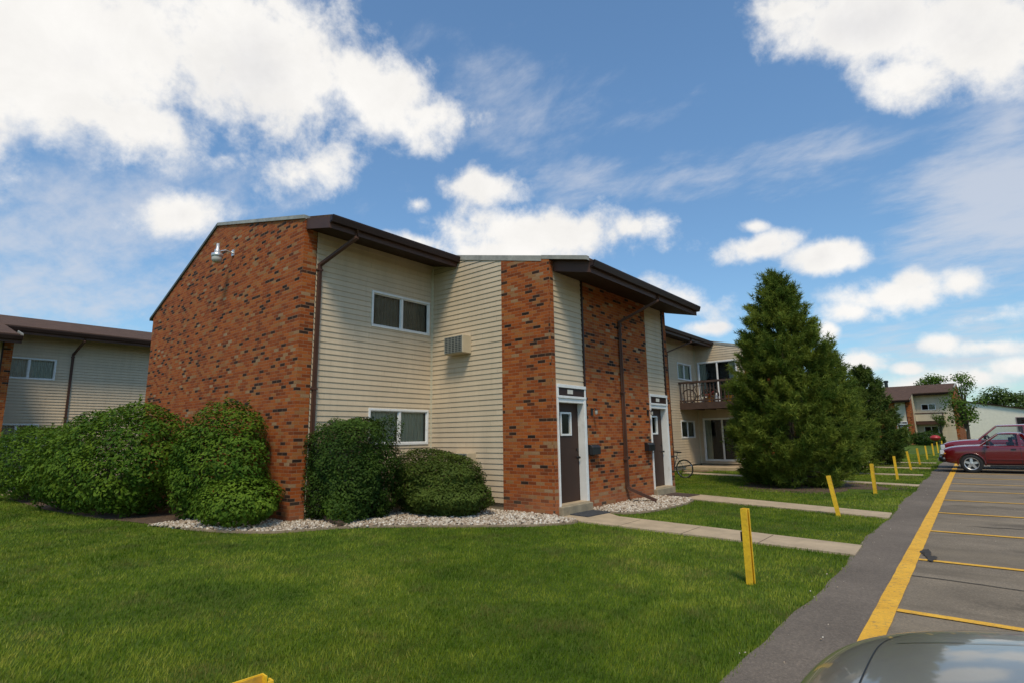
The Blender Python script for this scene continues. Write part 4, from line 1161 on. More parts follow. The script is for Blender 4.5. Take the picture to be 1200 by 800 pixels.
m = MB(); m.lathe([(.45, .83), (.4, .7), (.2, .58), (0, .55)], (0, 0, 0), 16); m.build('bowl', MT['redplastic'], bq, smooth=True)
for a in (0, 2.1, 4.2):
    m = MB(); m.tube([(.2*math.cos(a), .2*math.sin(a), .6), (.42*math.cos(a), .42*math.sin(a), 0)], .02, 6); m.build('leg', MT['black'], bq)

# ------------------------------------------------------------------ bicycles
def torus(mb, c, R, r, n=28, k=6):
    mb.tube([(c[0]+R*math.cos(2*math.pi*i/n), c[1], c[2]+R*math.sin(2*math.pi*i/n)) for i in range(n+1)], r, k, cap=False)
def bicycle(loc, rz, label, frame_mat, group=None):
    root = empty('bicycle', loc, rz, label, 'bicycle', group)
    for x in (0, 1.02):
        w = MB(); torus(w, (x, 0, .34), .32, .022, 32, 8); wo = w.build('wheel', MT['rubber'], root, smooth=True)
        w = MB(); torus(w, (x, 0, .34), .295, .009, 28, 6); w.build('rim', MT['chrome'], wo)
        w = MB()
        for i in range(18):
            a = i*math.pi/9; w.tube([(x, (.02 if i % 2 else -.02), .34), (x+.29*math.cos(a), 0, .34+.29*math.sin(a))], .0018, 3, cap=False)
        w.tube([(x, -.04, .34), (x, .04, .34)], .016, 8); w.build('spokes', MT['chrome'], wo)
    f = MB()
    bb, st, ht, hb = (.43, 0, .30), (.28, 0, .78), (.84, 0, .84), (.87, 0, .70)
    for a, b, r in ((bb, st, .015), (st, ht, .014), (bb, hb, .017), ((0, .0, .34), bb, .009), ((0, 0, .34), st, .008), (ht, hb, .018), (hb, (.93, 0, .55), .014), ((.93, .05, .55), (1.02, .05, .34), .011), ((.93, -.05, .55), (1.02, -.05, .34), .011)):
        f.tube([a, b], r, 8)
    f.build('frame', frame_mat, root)
    h = MB(); h.tube([(.83, 0, .84), (.81, 0, .96), (.80, -.28, 1.0)], .012, 8); h.tube([(.81, 0, .96), (.80, .28, 1.0)], .012, 8)
    h.tube([(.80, -.20, .99), (.79, -.32, 1.0)], .018, 8); h.tube([(.80, .20, .99), (.79, .32, 1.0)], .018, 8); h.build('handlebar', MT['black'], root)
    s = MB(); s.tube([st, (.25, 0, .90)], .013, 8); s.build('seat_post', MT['chrome'], root)
    s = MB(); s.prism([(.12, -.09, .90), (.12, .09, .90), (.30, .035, .92), (.42, .015, .92), (.42, -.015, .92), (.30, -.035, .92)], (0, 0, .05)); s.build('saddle', MT['black'], root, bevel=.012)
    c = MB(); torus(c, (.43, -.05, .30), .085, .008, 20, 5); c.tube([(.43, -.06, .30), (.50, -.06, .15), (.50, -.15, .15)], .01, 6); c.tube([(.43, .06, .30), (.36, .06, .45), (.36, .15, .45)], .01, 6)
    c.tube([(.05, .04, .34), (.12, .12, .02)], .008, 6); c.build('crank', MT['black'], root)
    return root
bicycle((-8.28, 19.62, .0), R_(176), 'bicycle standing on the grass behind the bay, only its rear wheel and saddle in view', MT['steel_blue'])
bicycle((-10.0, 24.75, 2.985), R_(8), 'bicycle stored behind the balusters at the left end of the balcony', MT['brown_dark'])
def pot(loc, r, h, mat, label, leafm=None, flower=None):
    root = empty('flower_pot', loc, 0, label, 'flower pot')
    m = MB(); m.lathe([(0, 0), (r*.7, 0), (r, h*.9), (r*1.1, h*.9), (r*1.1, h), (r*.9, h), (r*.85, h*.85), (0, h*.85)], (0, 0, 0), 16); m.build('pot', mat, root, smooth=False)
    n = 160; P = rng.normal(0, 1, (n, 3))*np.array([r*.9, r*.9, h*.45])+np.array([0, 0, h*1.35]); V, F = leaf_quads(P, rng.normal(size=(n, 3)), np.full(n, .06), .6)
    np_mesh('foliage', V, F, leafm or MT['leaf_bush'], root, tint=np.repeat(rng.uniform(0, 1, n), 4))
    if flower:
        n = 60; P = rng.normal(0, 1, (n, 3))*np.array([r*.9, r*.9, h*.3])+np.array([0, 0, h*1.6]); V, F = leaf_quads(P, rng.normal(size=(n, 3)), np.full(n, .06), .9)
        np_mesh('blossom', V, F, flower, root, tint=np.repeat(rng.uniform(0, 1, n), 4))
pot((-9.05, 24.75, 2.985), .17, .22, MT['terracotta'], 'pot of red and white flowers near the middle of the balcony floor', flower=MT['redplastic'])
pot((-8.1, 24.62, 2.985), .16, .26, MT['terracotta'], 'bright orange flower pot at the right part of the balcony floor')
m = MB(); m.lathe([(0, 0), (.09, 0), (.10, .05), (.10, .26), (.05, .34), (.03, .36), (.03, .42), (0, .42)], (0, 0, 0), 14)
o = m.build('plastic_jug', MT['whiteplastic'], smooth=True); o.location = (-8.7, 24.7, 2.985); tag(o, 'white plastic jug on the balcony floor between the flower pots', 'jug')
m = MB(); m.lathe([(0, 0), (.13, 0), (.14, .28), (.10, .30), (0, .3)], (0, 0, 0), 14)
o = m.build('white_bucket', MT['whiteplastic'], smooth=True); o.location = (-9.35, 25.0, 2.985); tag(o, 'small white bucket on the balcony floor beside the bicycle', 'bucket')

# ------------------------------------------------------------------ vehicles (local x from nose to tail, nose towards -X)
def loft(stations, n_close=True):
    """stations: (x, [(y,z)...] half ring from top centre to bottom centre)"""
    m = MB(); rings = []
    for x, half in stations:
        full = [(x, yv, z) for yv, z in half]+[(x, -yv, z) for yv, z in half[::-1] if yv > 1e-6]
        rings.append(full)
    k = len(rings[0]); base = 0
    for r in rings: m.v += r
    for i in range(len(rings)-1):
        for j in range(k):
            l = (j+1) % k
            m.f.append((i*k+j, i*k+l, (i+1)*k+l, (i+1)*k+j)); m.uv.append(None)
    if n_close:
        m.f.append(tuple(range(k))[::-1]); m.uv.append(None)
        m.f.append(tuple((len(rings)-1)*k+j for j in range(k))); m.uv.append(None)
    return m
def sect(x, zt, w, zb, crown=.03, sh=.10, tw=.97):
    zm = (zt+zb)/2
    return (x, [(0, zt+crown), (w*.45, zt+crown*.8), (w*.78, zt+crown*.2), (w*.93, zt-sh*.25), (w*.995, zt-sh), (w, zm+.05), (w*.99, zm-.12), (w*tw, zb+.06), (w*.9, zb), (0, zb)])
def cut_wheels(o, xs, R, w):
    """wheel arches: carve cylinders out of the body"""
    cut = []
    for x in xs:
        for s in (-1, 1):
            c = MB(); c.tube([(x, s*(w-.28), R*.98), (x, s*(w+.3), R*.98)], R*1.16, 28); co = c.build('cutter', None, None)
            co.matrix_world = o.matrix_world; cut.append(co)
            md = o.modifiers.new('b', 'BOOLEAN'); md.operation = 'DIFFERENCE'; md.object = co; md.solver = 'EXACT'
    bpy.context.view_layer.update()
    dg = bpy.context.evaluated_depsgraph_get(); me = bpy.data.meshes.new_from_object(o.evaluated_get(dg)); o.modifiers.clear(); o.data = me
    for c in cut: bpy.data.objects.remove(c)
    for p in me.polygons: p.use_smooth = True
    try: me.set_sharp_from_angle(angle=R_(38))
    except Exception: pass
def wheel(root, x, yv, R, side, wd=.2):
    t = MB(); a, b = yv-side*wd, yv
    t.lathe([(R*.62, a), (R*.95, a), (R, a+side*.03), (R, b-side*.03), (R*.95, b-side*.004), (R*.66, b), (R*.62, b-side*.02)], (x, 0, R), 32, 'y'); to = t.build('wheel', MT['rubber'], root, smooth=True, fix=True)
    r = MB(); r.lathe([(R*.64, b-side*.01), (R*.60, b-side*.012), (R*.57, b-side*.05), (R*.0, b-side*.055)], (x, 0, R), 32, 'y'); ro = r.build('wheel_well', MT['black'], to, fix=True)
    s = MB()
    s.lathe([(R*.66, b-side*.004), (R*.64, b+side*.004), (R*.585, b-side*.006), (R*.58, b-side*.03)], (x, 0, R), 32, 'y')
    for k in range(5):
        an = k*2*math.pi/5+.3; ca, sa = math.cos(an), math.sin(an)
        p = lambda rr, off, dy: (x+ca*rr-sa*off, b+side*dy, R+sa*rr+ca*off)
        q = [p(R*.12, -.045, -.012), p(R*.60, -.038, -.02), p(R*.60, .038, -.02), p(R*.12, .045, -.012)]
        s.prism(q, (0, -side*.03, 0))
    s.lathe([(0, b+side*.004), (R*.12, b), (R*.16, b-side*.02)], (x, 0, R), 16, 'y')
    s.build('rim', MT['alloy'], to, fix=True)
def vehicle(kind, loc, label, paint, cat):
    root = empty({'pickup': 'pickup_truck', 'suv': 'sport_utility_vehicle', 'sedan': 'parked_car'}[kind], loc, 0, label, cat)
    if kind == 'pickup':
        L, w, belt, roofz, R = 4.9, .86, 1.0, 1.50, .345
        xs = (.93, 3.75)
        st = [(0.06, .74, .60, .46, .01, .08), (.12, .86, .74, .38, .02, .08), (.3, .93, .82, .34, .03, .09), (.6, .985, .85, .30, .035, .09), (1.2, 1.02, .86, .29, .035, .09), (1.5, 1.02, .86, .29, .02, .07), (2.72, 1.02, .86, .29, .01, .06), (2.78, 1.02, .86, .29, .0, .05), (4.8, 1.03, .86, .34, .0, .05), (4.88, 1.0, .84, .40, .0, .05)]
        cab = dict(wb=1.22, wt=1.80, rt=2.45, rb=2.72, mids=[], door=(1.35, 2.35))
        rw = .66
    elif kind == 'suv':
        L, w, belt, roofz, R = 5.1, .93, 1.18, 1.80, .38
        xs = (1.0, 4.0)
        st = [(0.06, .88, .72, .50, .01, .08), (.12, 1.02, .86, .44, .02, .08), (.35, 1.12, .91, .40, .03, .08), (.8, 1.17, .93, .36, .03, .08), (1.3, 1.20, .93, .36, .03, .08), (1.6, 1.20, .93, .36, .0, .06), (4.9, 1.20, .93, .38, .0, .06), (5.0, 1.16, .91, .44, .0, .06)]
        cab = dict(wb=1.28, wt=1.92, rt=4.75, rb=4.98, mids=[2.75, 3.75], door=(1.45, 2.68))
        rw = .74
    else:
        L, w, belt, roofz, R = 4.6, .88, .90, 1.42, .32
        xs = (.88, 3.55)
        st = [(0.0, .50, .40, .32, .02, .10), (.06, .60, .56, .26, .03, .10), (.16, .665, .69, .22, .04, .10), (.32, .715, .79, .20, .045, .10), (.55, .76, .85, .19, .05, .11), (.85, .80, .875, .19, .055, .11), (1.25, .85, .88, .19, .055, .11), (1.6, .88, .88, .19, .03, .09), (3.6, .90, .88, .19, .02, .09), (4.2, .90, .86, .22, .03, .1), (4.5, .86, .76, .28, .02, .1), (4.6, .75, .6, .36, .0, .1)]
        cab = dict(wb=1.30, wt=2.05, rt=3.10, rb=3.95, mids=[2.55], door=(1.55, 2.50))
        rw = .58
    b = loft([sect(*q) for q in st]); bo = b.build('body', paint, root, smooth=True, sub=2)
    bpy.context.view_layer.update()
    cut_wheels(bo, xs, R, w)
    zb_ = belt+(.015)
    wi = w*.90
    # cab: roof panel, pillars, glass
    c = cab
    rf = loft([(c['wt']-.04, [(0, roofz-.035), (rw*.6, roofz-.04), (rw*.96, roofz-.06), (rw, roofz-.085), (rw*.97, roofz-.10), (0, roofz-.09)]),
               (c['wt']+.12, [(0, roofz+.0), (rw*.6, roofz-.008), (rw*.95, roofz-.035), (rw*1.02, roofz-.075), (rw, roofz-.10), (0, roofz-.09)]),
               ((c['wt']+c['rt'])/2, [(0, roofz+.015), (rw*.6, roofz+.006), (rw*.95, roofz-.025), (rw*1.03, roofz-.07), (rw*1.01, roofz-.10), (0, roofz-.09)]),
               (c['rt']-.05, [(0, roofz), (rw*.6, roofz-.008), (rw*.95, roofz-.035), (rw*1.02, roofz-.075), (rw, roofz-.10), (0, roofz-.09)]),
               (c['rt']+.06, [(0, roofz-.045), (rw*.6, roofz-.05), (rw*.95, roofz-.07), (rw, roofz-.09), (rw*.97, roofz-.10), (0, roofz-.09)])])
    rf.build('roof', paint, bo, smooth=True, sub=1)
    class PP:
        def tube(s_, *a, **k): q_ = MB(); q_.tube(*a, **k); q_.build('pillar', paint, bo)
    pl = PP()
    for s in (-1, 1):
        pl.tube([(c['wb'], s*wi*.97, zb_-.04), (c['wt'], s*rw*.97, roofz-.075)], [.035, .03], 6, flat='sq')
        pl.tube([(c['rb'], s*wi*.96, zb_-.04), (c['rt'], s*rw*.98, roofz-.08)], [.07 if kind != 'sedan' else .05, .06], 6, flat='sq')
        for mx in c['mids']+([c['door'][1]] if kind == 'pickup' else []):
            pl.tube([(mx, s*wi*.99, zb_-.04), (mx, s*rw*1.0, roofz-.08)], .04, 6, flat='sq')
    def gl(name, pts): MB().poly(pts).build(name, MT['car_glass'], root)
    gl('windshield', [(c['wb']+.02, -wi*.95, zb_-.02), (c['wb']+.02, wi*.95, zb_-.02), (c['wt'], rw*.93, roofz-.075), (c['wt'], -rw*.93, roofz-.075)])
    gl('rear_window', [(c['rb']-.02, -wi*.93, zb_-.02), (c['rb']-.02, wi*.93, zb_-.02), (c['rt'], rw*.93, roofz-.08), (c['rt'], -rw*.93, roofz-.08)])
    xs2 = [c['wb']]+c['mids']+([c['door'][1]] if kind == 'pickup' else [])+[c['rb']]
    xt2 = [c['wt']]+c['mids']+([c['door'][1]] if kind == 'pickup' else [])+[c['rt']]
    for s in (-1, 1):
        for i in range(len(xs2)-1):
            gl('side_window', [(xs2[i]+.03, s*wi*.965, zb_-.02), (xs2[i+1]-.03, s*wi*.965, zb_-.02), (xt2[i+1]-.03, s*rw*.985, roofz-.08), (xt2[i]+.03, s*rw*.985, roofz-.08)])
    it = MB(); it.box(c['wb']+.1, c['rb']-.15, -wi*.85, wi*.85, belt-.25, belt-.02)
    for s in (-.38, .38):
        it.box(c['door'][1]-.32, c['door'][1]-.14, s-.22, s+.22, belt-.1, belt+.12); it.box(c['door'][1]-.25, c['door'][1]-.16, s-.11, s+.11, belt+.14, belt+.30)
    it.tube([(c['wb']+.35, -.38+.0, belt+.02), (c['wb']+.42, -.38, belt+.06)], .17, 16)
    it.build('interior', MT['car_inside'], root)
    for x in xs:
        for s in (-1, 1):
            wheel(root, x, s*(w-.02), R, s)
            a = MB(); n = 20
            a.tube([(x+R*1.17*math.cos(math.pi*(i/n*1.08-.04)), s*(w-.012), R*.98+R*1.17*math.sin(math.pi*(i/n*1.08-.04))) for i in range(n+1)], .022 if kind != 'sedan' else .012, 6); a.build('wheel_arch', paint, bo, smooth=True)
    # front end
    for s in (-1, 1):
        h = MB()
        if kind == 'sedan': h.prism([(.10, s*.48, .50), (.10, s*.62, .50), (.26, s*.76, .53), (.30, s*.76, .62), (.14, s*.60, .60), (.10, s*.48, .58)], (-.03, 0, 0))
        elif kind == 'pickup': h.box(.03, .16, s*.50, s*.76, .68, .83); 
        else: h.box(.03, .18, s*.55, s*.86, .78, .98)
        h.build('headlight', MT['lens'], root, bevel=.01)
        if kind != 'sedan':
            h = MB(); h.box(.14, .20, s*(w*.84), s*(w*.93), .69 if kind == 'pickup' else .8, .74 if kind == 'pickup' else .86); h.build('turn_signal', MT['amber'], root, bevel=.01)
    g = MB(); z0, z1 = {'pickup': (.66, .83), 'suv': (.76, .99), 'sedan': (.42, .52)}[kind]
    gx = .035 if kind != 'sedan' else -.005; gw = {'pickup': .48, 'suv': .53, 'sedan': .34}[kind]
    g.box(gx, gx+.08, -gw, gw, z0, z1); go = g.build('grille', MT['black'], root)
    g = MB()
    for i in range(3): g.box(gx-.012, gx+.0, -gw, gw, z0+(z1-z0)*(i+.4)/3, z0+(z1-z0)*(i+.4)/3+.018)
    g.build('grille_bar', MT['chrome'], go)
    bp = MB()
    if kind == 'sedan':
        bp = loft([(-.05, [(0, .46), (.38, .46), (.5, .44), (.52, .38), (.5, .3), (0, .28)]), (.05, [(0, .48), (.5, .48), (.66, .46), (.7, .38), (.66, .28), (0, .26)]), (.3, [(0, .48), (.6, .48), (.84, .46), (.87, .38), (.84, .24), (0, .22)])]); bp.build('bumper', paint, root, smooth=True, sub=1)
    else:
        zz = .48 if kind == 'pickup' else .55
        bp = loft([(-.06, [(0, zz+.10), (w*.6, zz+.10), (w*.72, zz+.07), (w*.74, zz), (w*.7, zz-.08), (0, zz-.10)]), (.03, [(0, zz+.12), (w*.75, zz+.12), (w*.9, zz+.09), (w*.93, zz), (w*.88, zz-.1), (0, zz-.13)]), (.28, [(0, zz+.12), (w*.8, zz+.12), (w*.97, zz+.09), (w*1.0, zz), (w*.96, zz-.1), (0, zz-.13)])])
        bp.build('bumper', MT['black'] if kind == 'pickup' else MT['chrome'], root, smooth=True, sub=1)
        r_ = MB(); r_.box(-.08, .0, -.3, .3, zz-.08, zz+.02); r_.build('licence_plate', MT['plate'], root)
        for s in (-1, 1):
            sk = MB(); sk.box(1.45, 3.25, s*(w*.9), s*(w-.01), .24 if kind == 'pickup' else .3, .30 if kind == 'pickup' else .36)
            sk.build('rocker_panel', MT['black'], root)
    for s in (-1, 1):
        mm = MB(); xm = c['wb']+.22; mm.tube([(xm+.02, s*wi*.97, belt+.04), (xm, s*(w+.06), belt+.07)], .015, 6)
        mm.prism([(xm-.02, s*(w+.02), belt+.02), (xm-.02, s*(w+.20), belt+.04), (xm-.02, s*(w+.20), belt+.18), (xm-.02, s*(w+.02), belt+.17)], (.08, 0, 0)); mm.build('side_mirror', MT['black'], root, bevel=.015)
        dh = MB(); x1 = c['door'][1]-.12; dh.box(x1-.14, x1, s*(w-.01), s*(w+.02), belt-.14, belt-.10); 
        dd = dh.build('door_handle', MT['black'], root, bevel=.005)
        ln = MB()
        for xx in c['door']: ln.box(xx-.004, xx+.004, s*(w-.012), s*(w+.0015), .36, belt-.06)
        ln.box(c['door'][0], c['door'][1], s*(w-.012), s*(w+.0015), .355, .363)
        ln.build('door_seam', MT['black'], root)
        if kind != 'sedan':
            md = MB(); md.box(1.42, 3.3, s*(w-.005), s*(w+.012), .50, .535); md.build('side_moulding', paint, root, bevel=.004)
    for s in (-1, 1):
        tl = MB(); tl.box(L-.1, L+.01, s*w*.72, s*w*.93, .7, .9); tl.build('tail_light', MT['redplastic'], root)
    if kind == 'sedan':
        from mathutils.bvhtree import BVHTree
        bv = BVHTree.FromPolygons([v.co for v in bo.data.vertices], [tuple(p.vertices) for p in bo.data.polygons])
        def strip(pts, wd, name, mat, lift=.0015):
            ln = MB(); pr = None
            for i, p in enumerate(pts):
                q = pts[min(i+1, len(pts)-1)]; o_ = pts[max(i-1, 0)]
                tx, ty = q[0]-o_[0], q[1]-o_[1]; L_ = math.hypot(tx, ty); nx, ny = -ty/L_*wd, tx/L_*wd
                cur = []
                for sg in (-1, 0, 1):
                    hx, hy = p[0]+nx*sg, p[1]+ny*sg; hit = bv.ray_cast(Vector((hx, hy, 2)), Vector((0, 0, -1)))
                    cur.append((hx, hy, (hit[0].z if hit[0] else .7)+lift))
                if pr: ln.poly([pr[0], pr[1], cur[1], cur[0]]); ln.poly([pr[1], pr[2], cur[2], cur[1]])
                pr = cur
            return ln.build(name, mat, bo)
        cv = []
        for k_ in range(61):
            a_ = -1+2*k_/60; yy_ = .70*math.sin(a_*math.pi/2); xx_ = .30+.32*(abs(yy_)/.70)**6
            cv.append((xx_, yy_))
        strip([(1.26-.64*t_/12, -.715+.015*t_/12) for t_ in range(12)]+cv+[(.62+.64*t_/12, .70+.015*t_/12) for t_ in range(1, 13)], .0028, 'hood_seam', MT['black'])
        strip([(1.28-.92*t_/20, .44-.07*t_/20) for t_ in range(21)], .006, 'hood_crease', paint, .004); strip([(1.28-.92*t_/20, -.44+.07*t_/20) for t_ in range(21)], .006, 'hood_crease', paint, .004)
        wp = MB()
        for s in (-.35, .25): wp.tube([(1.22, s, .93), (1.40, s+.45, .985)], .008, 6)
        wp.build('wiper', MT['black'], root)
    return root
vehicle('pickup', (-1.14, 27.86, 0), 'dark red pickup truck parked nose to the lawn, the nearer of the two red vehicles', MT['red'], 'pickup truck')
vehicle('suv', (-1.2, 30.6, 0), 'taller brighter red utility vehicle parked behind the red pickup truck', MT['red2'], 'utility vehicle')
vehicle('sedan', (-.68, 2.25, .055), 'grey beige car whose glossy hood fills the bottom right corner', MT['grey_car'], 'car')
# ------------------------------------------------------------------ sky and sun
SUN_EL, SUN_AZ = R_(56), R_(138)      # azimuth from +y clockwise
SKY_STR = .10
W_ = NT('World', True); sc.world = W_.m
def world():
    w = W_; tc = w.n('TexCoord').outputs['Generated']
    nrm = w.n('VectorMath', operation='NORMALIZE'); w.link(tc, nrm.inputs[0]); D = nrm.outputs[0]
    sky = w.n('TexSky'); sky.sky_type = 'NISHITA'; sky.sun_disc = False
    sky.sun_elevation = SUN_EL; sky.sun_rotation = SUN_AZ; sky.air_density = 1.0; sky.dust_density = .6; sky.ozone_density = 1.6
    sep = w.n('SeparateXYZ'); w.link(D, sep.inputs[0])
    # cloud deck coordinates: directions flattened onto a plane overhead
    dz = w.math('ADD', w.math('MAXIMUM', sep.outputs[2], 0), .22)
    pl = w.n('CombineXYZ'); w.link(w.math('DIVIDE', sep.outputs[0], dz), pl.inputs[0]); w.link(w.math('DIVIDE', sep.outputs[1], dz), pl.inputs[1])
    big = w.noise(D, 5.5, 7, .62, .25); fine = w.noise(D, 17, 6, .62, .15); rag = w.noise(D, 2.6, 3, .5)
    stk = w.noise(w.mapping(pl.outputs[0], (2.2, 4.0, 1), rot=(0, 0, .9)), 2.2, 6, .62, .15)
    def field(kind):
        cur = None
        for c0, c1, c2, ex, ey, ez, r1, r2, st, k in BLOBS:
            if k != kind: continue
            mp = w.n('Mapping', vector_type='TEXTURE'); w.link(D, mp.inputs[0])
            mp.inputs['Location'].default_value = (c0, c1, c2); mp.inputs['Rotation'].default_value = (ex, ey, ez); mp.inputs['Scale'].default_value = (r1, max(r1, r2), r2)
            ln = w.n('VectorMath', operation='LENGTH'); w.link(mp.outputs[0], ln.inputs[0])
            v = w.math('MULTIPLY', w.math('SUBTRACT', 1.25, ln.outputs['Value']), st)
            cur = v if cur is None else w.math('SMOOTH_MAX', cur, v, .12)
        return w.math('MAXIMUM', cur, -1)
    P = field('p'); S = field('s')
    nz = w.math('ADD', w.math('MULTIPLY', w.math('SUBTRACT', big, .5), 2.2), w.math('MULTIPLY', w.math('SUBTRACT', fine, .5), 1.6))
    d = w.math('ADD', w.math('MULTIPLY', P, 1.12), nz)
    # extra small puffs elsewhere in the sky so that it goes on outside the picture
    bk = w.math('SUBTRACT', w.noise(D, 3.1, 7, .6, .3), .60)
    front = w.n('VectorMath', operation='DOT_PRODUCT'); w.link(D, front.inputs[0]); front.inputs[1].default_value = (-.63, .75, .17)
    out_ = w.n('MapRange'); w.link(front.outputs['Value'], out_.inputs[0]); out_.inputs[1].default_value = .72; out_.inputs[2].default_value = .45; out_.inputs[3].default_value = -1; out_.inputs[4].default_value = 0
    d2 = w.math('ADD', w.math('MULTIPLY', bk, 7), w.math('MULTIPLY', out_.outputs[0], 4))
    d = w.math('MAXIMUM', d, d2)
    a = w.n('MapRange', interpolation_type='SMOOTHSTEP'); w.link(d, a.inputs[0]); a.inputs[1].default_value = -.05; a.inputs[2].default_value = .85
    # soft veil
    ds = w.math('ADD', S, w.math('MULTIPLY', w.math('SUBTRACT', stk, .5), 1.5))
    sv = w.n('MapRange', interpolation_type='SMOOTHSTEP'); w.link(ds, sv.inputs[0]); sv.inputs[1].default_value = -.05; sv.inputs[2].default_value = .85; sv.inputs[4].default_value = .74
    # cloud colour: bright rims, greyer where deep, lit from the sun side
    deep = w.n('MapRange', interpolation_type='SMOOTHSTEP'); w.link(w.math('ADD', w.math('MULTIPLY', d, .38), w.math('MULTIPLY', w.math('SUBTRACT', rag, .5), 2.6)), deep.inputs[0]); deep.inputs[1].default_value = .35; deep.inputs[2].default_value = 1.15
    cl = w.mix(deep.outputs[0], (9.3, 9.1, 8.8), (7.9, 7.8, 7.8))
    tx = w.math('ADD', .88, w.math('MULTIPLY', w.noise(D, 9, 7, .65, .3), .28))
    cl = w.mix(1, cl, tx, 'MULTIPLY')
    skyc = w.mix(1, sky.outputs[0], (SKR, SKG, SKB), 'MULTIPLY')
    gr = w.n('MapRange'); w.link(sep.outputs[2], gr.inputs[0]); gr.inputs[1].default_value = .0; gr.inputs[2].default_value = .55; gr.inputs[3].default_value = .74; gr.inputs[4].default_value = 1.05
    skyc = w.mix(1, skyc, gr.outputs[0], 'MULTIPLY')
    c1 = w.mix(sv.outputs[0], skyc, (6.6, 6.9, 7.6))
    c2 = w.mix(a.outputs[0], c1, cl)
    bg = w.n('Background'); w.link(c2, bg.inputs[0]); bg.inputs[1].default_value = SKY_STR
    o = w.n('OutputWorld'); w.link(bg.outputs[0], o.inputs[0])
SKR, SKG, SKB = 1.30, 1.62, 1.72
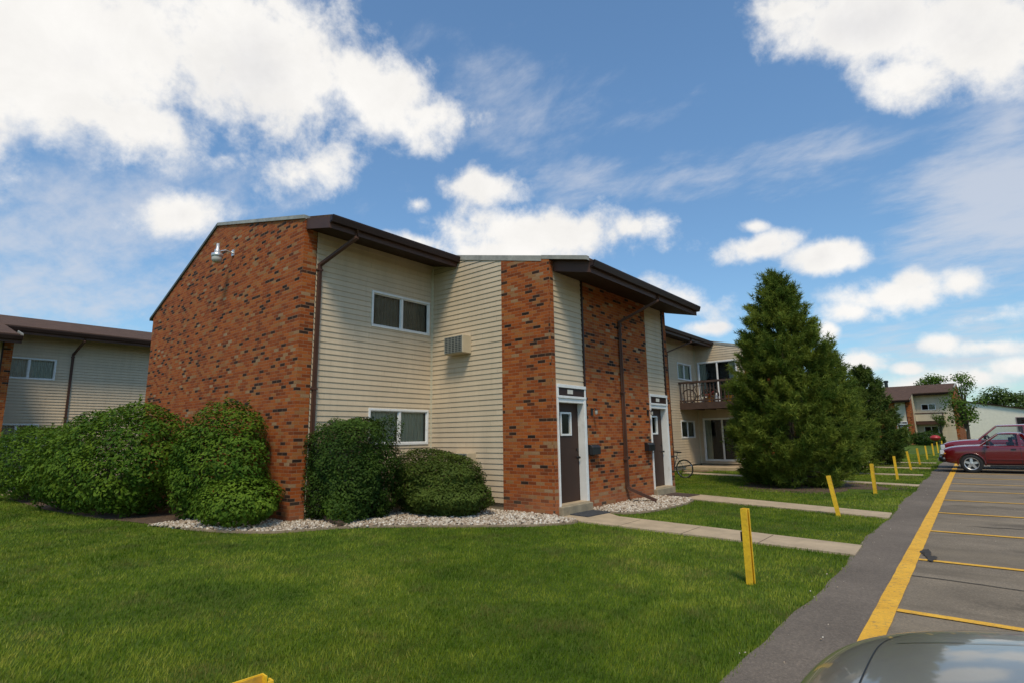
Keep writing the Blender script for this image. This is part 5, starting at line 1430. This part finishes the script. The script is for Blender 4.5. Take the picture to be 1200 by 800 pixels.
BLOBS = [
(-0.859,0.098,0.502, 0.568,-0.368,1.231, 0.321,0.117, 1.00,'p'),
(-0.762,0.315,0.566, 0.604,-0.082,1.122, 0.213,0.126, 1.00,'p'),
(-0.877,0.172,0.448, 0.466,-0.074,1.339, 0.158,0.061, 1.00,'p'),
(-0.688,0.462,0.559, 0.612,0.233,1.140, 0.121,0.078, 1.00,'p'),
(-0.784,0.432,0.446, 0.515,-0.439,0.830, 0.087,0.051, 0.62,'p'),
(-0.650,0.537,0.538, 0.568,-0.003,0.878, 0.079,0.029, 0.60,'p'),
(-0.896,0.280,0.344, 0.363,-0.243,1.177, 0.072,0.036, 1.00,'p'),
(-0.845,0.312,0.434, 0.460,-0.205,1.117, 0.049,0.020, 0.35,'p'),
(-0.537,0.765,0.356, 0.364,0.042,0.628, 0.187,0.051, 1.00,'p'),
(-0.605,0.668,0.432, 0.453,0.150,0.808, 0.076,0.029, 0.60,'p'),
(-0.605,0.724,0.331, 0.337,0.014,0.701, 0.109,0.037, 0.90,'p'),
(-0.420,0.834,0.358, 0.368,0.092,0.502, 0.073,0.029, 0.80,'p'),
(-0.051,0.829,0.557, 0.649,0.401,0.349, 0.147,0.053, 1.00,'p'),
(0.053,0.863,0.502, 0.575,0.394,0.183, 0.107,0.060, 1.00,'p'),
(-0.010,0.878,0.478, 0.532,0.340,0.205, 0.057,0.037, 0.95,'p'),
(-0.125,0.791,0.599, 0.674,0.285,0.378, 0.086,0.026, 0.80,'p'),
(-0.235,0.924,0.302, 0.308,-0.066,0.228, 0.064,0.024, 0.95,'p'),
(-0.141,0.952,0.273, 0.277,0.079,0.170, 0.069,0.025, 1.00,'p'),
(-0.237,0.912,0.335, 0.347,0.163,0.313, 0.022,0.012, 0.75,'p'),
(-0.065,0.978,0.200, 0.201,-0.008,0.065, 0.092,0.031, 1.00,'p'),
(0.015,0.978,0.206, 0.209,-0.143,-0.046, 0.043,0.029, 1.00,'p'),
(-0.122,0.976,0.183, 0.185,0.132,0.149, 0.050,0.023, 0.90,'p'),
(-0.042,0.975,0.216, 0.222,0.178,0.083, 0.039,0.025, 0.95,'p'),
(-0.024,0.992,0.124, 0.125,0.116,0.038, 0.029,0.019, 0.95,'p'),
(0.031,0.993,0.113, 0.114,0.119,-0.018, 0.041,0.014, 0.85,'p'),
(0.027,0.988,0.151, 0.152,-0.032,-0.032, 0.052,0.017, 0.50,'p'),
(-0.122,0.987,0.106, 0.106,0.085,0.132, 0.035,0.021, 0.90,'p'),
(-0.066,0.994,0.090, 0.091,0.084,0.074, 0.022,0.011, 0.75,'p'),
(-0.001,0.997,0.073, 0.073,0.079,0.007, 0.053,0.017, 0.70,'p'),
(-0.159,0.975,0.158, 0.159,0.109,0.179, 0.021,0.022, 0.75,'p'),
(0.053,0.995,0.082, 0.083,0.096,-0.046, 0.041,0.016, 0.70,'p'),
(-0.066,0.996,0.065, 0.065,0.065,0.070, 0.059,0.018, 0.70,'p'),
(-0.375,0.895,0.242, 0.270,0.434,0.513, 0.099,0.024, 0.50,'p'),
(-0.331,0.926,0.179, 0.180,0.080,0.358, 0.041,0.013, 0.60,'p'),
(-0.705,0.583,0.405, 0.417,-0.055,0.856, 0.018,0.012, 0.50,'p'),
(-0.721,0.602,0.343, 0.353,0.120,0.920, 0.053,0.014, 0.50,'p'),
(0.063,0.951,0.304, 0.351,-0.487,-0.236, 0.118,0.109, 0.85,'s'),
(0.081,0.918,0.388, 0.427,0.357,0.069, 0.049,0.073, 0.50,'s'),
(-0.142,0.896,0.422, 0.438,0.101,0.204, 0.117,0.033, 0.50,'s'),
(-0.351,0.834,0.426, 0.441,0.052,0.423, 0.230,0.031, 0.32,'s'),
(-0.938,0.160,0.308, 0.331,-0.327,1.292, 0.261,0.109, 0.50,'s'),
(-0.532,0.643,0.550, 0.590,0.148,0.789, 0.159,0.071, 0.30,'s'),
(-0.966,0.147,0.211, 0.215,-0.161,1.385, 0.213,0.071, 0.50,'s'),
(-0.007,0.995,0.100, 0.101,0.101,0.017, 0.148,0.073, 0.45,'s'),
(-0.474,0.757,0.449, 0.466,-0.007,0.555, 0.171,0.036, 0.30,'s'),
]
world()
sl = bpy.data.lights.new('sun', 'SUN'); so = bpy.data.objects.new('sun', sl); col.objects.link(so)
sl.energy = 2.7; sl.angle = R_(13); sl.color = (1, .87, .66)
sd_ = Vector((math.sin(SUN_AZ)*math.cos(SUN_EL), math.cos(SUN_AZ)*math.cos(SUN_EL), math.sin(SUN_EL)))
so.rotation_euler = sd_.to_track_quat('Z', 'Y').to_euler(); so.location = (10, -10, 30)
sc.view_settings.view_transform = 'Standard'; sc.view_settings.look = 'None'; sc.view_settings.gamma = 1; sc.view_settings.exposure = 0
sc.render.engine = 'CYCLES'
sc.cycles.max_bounces = 6; sc.cycles.transparent_max_bounces = 12
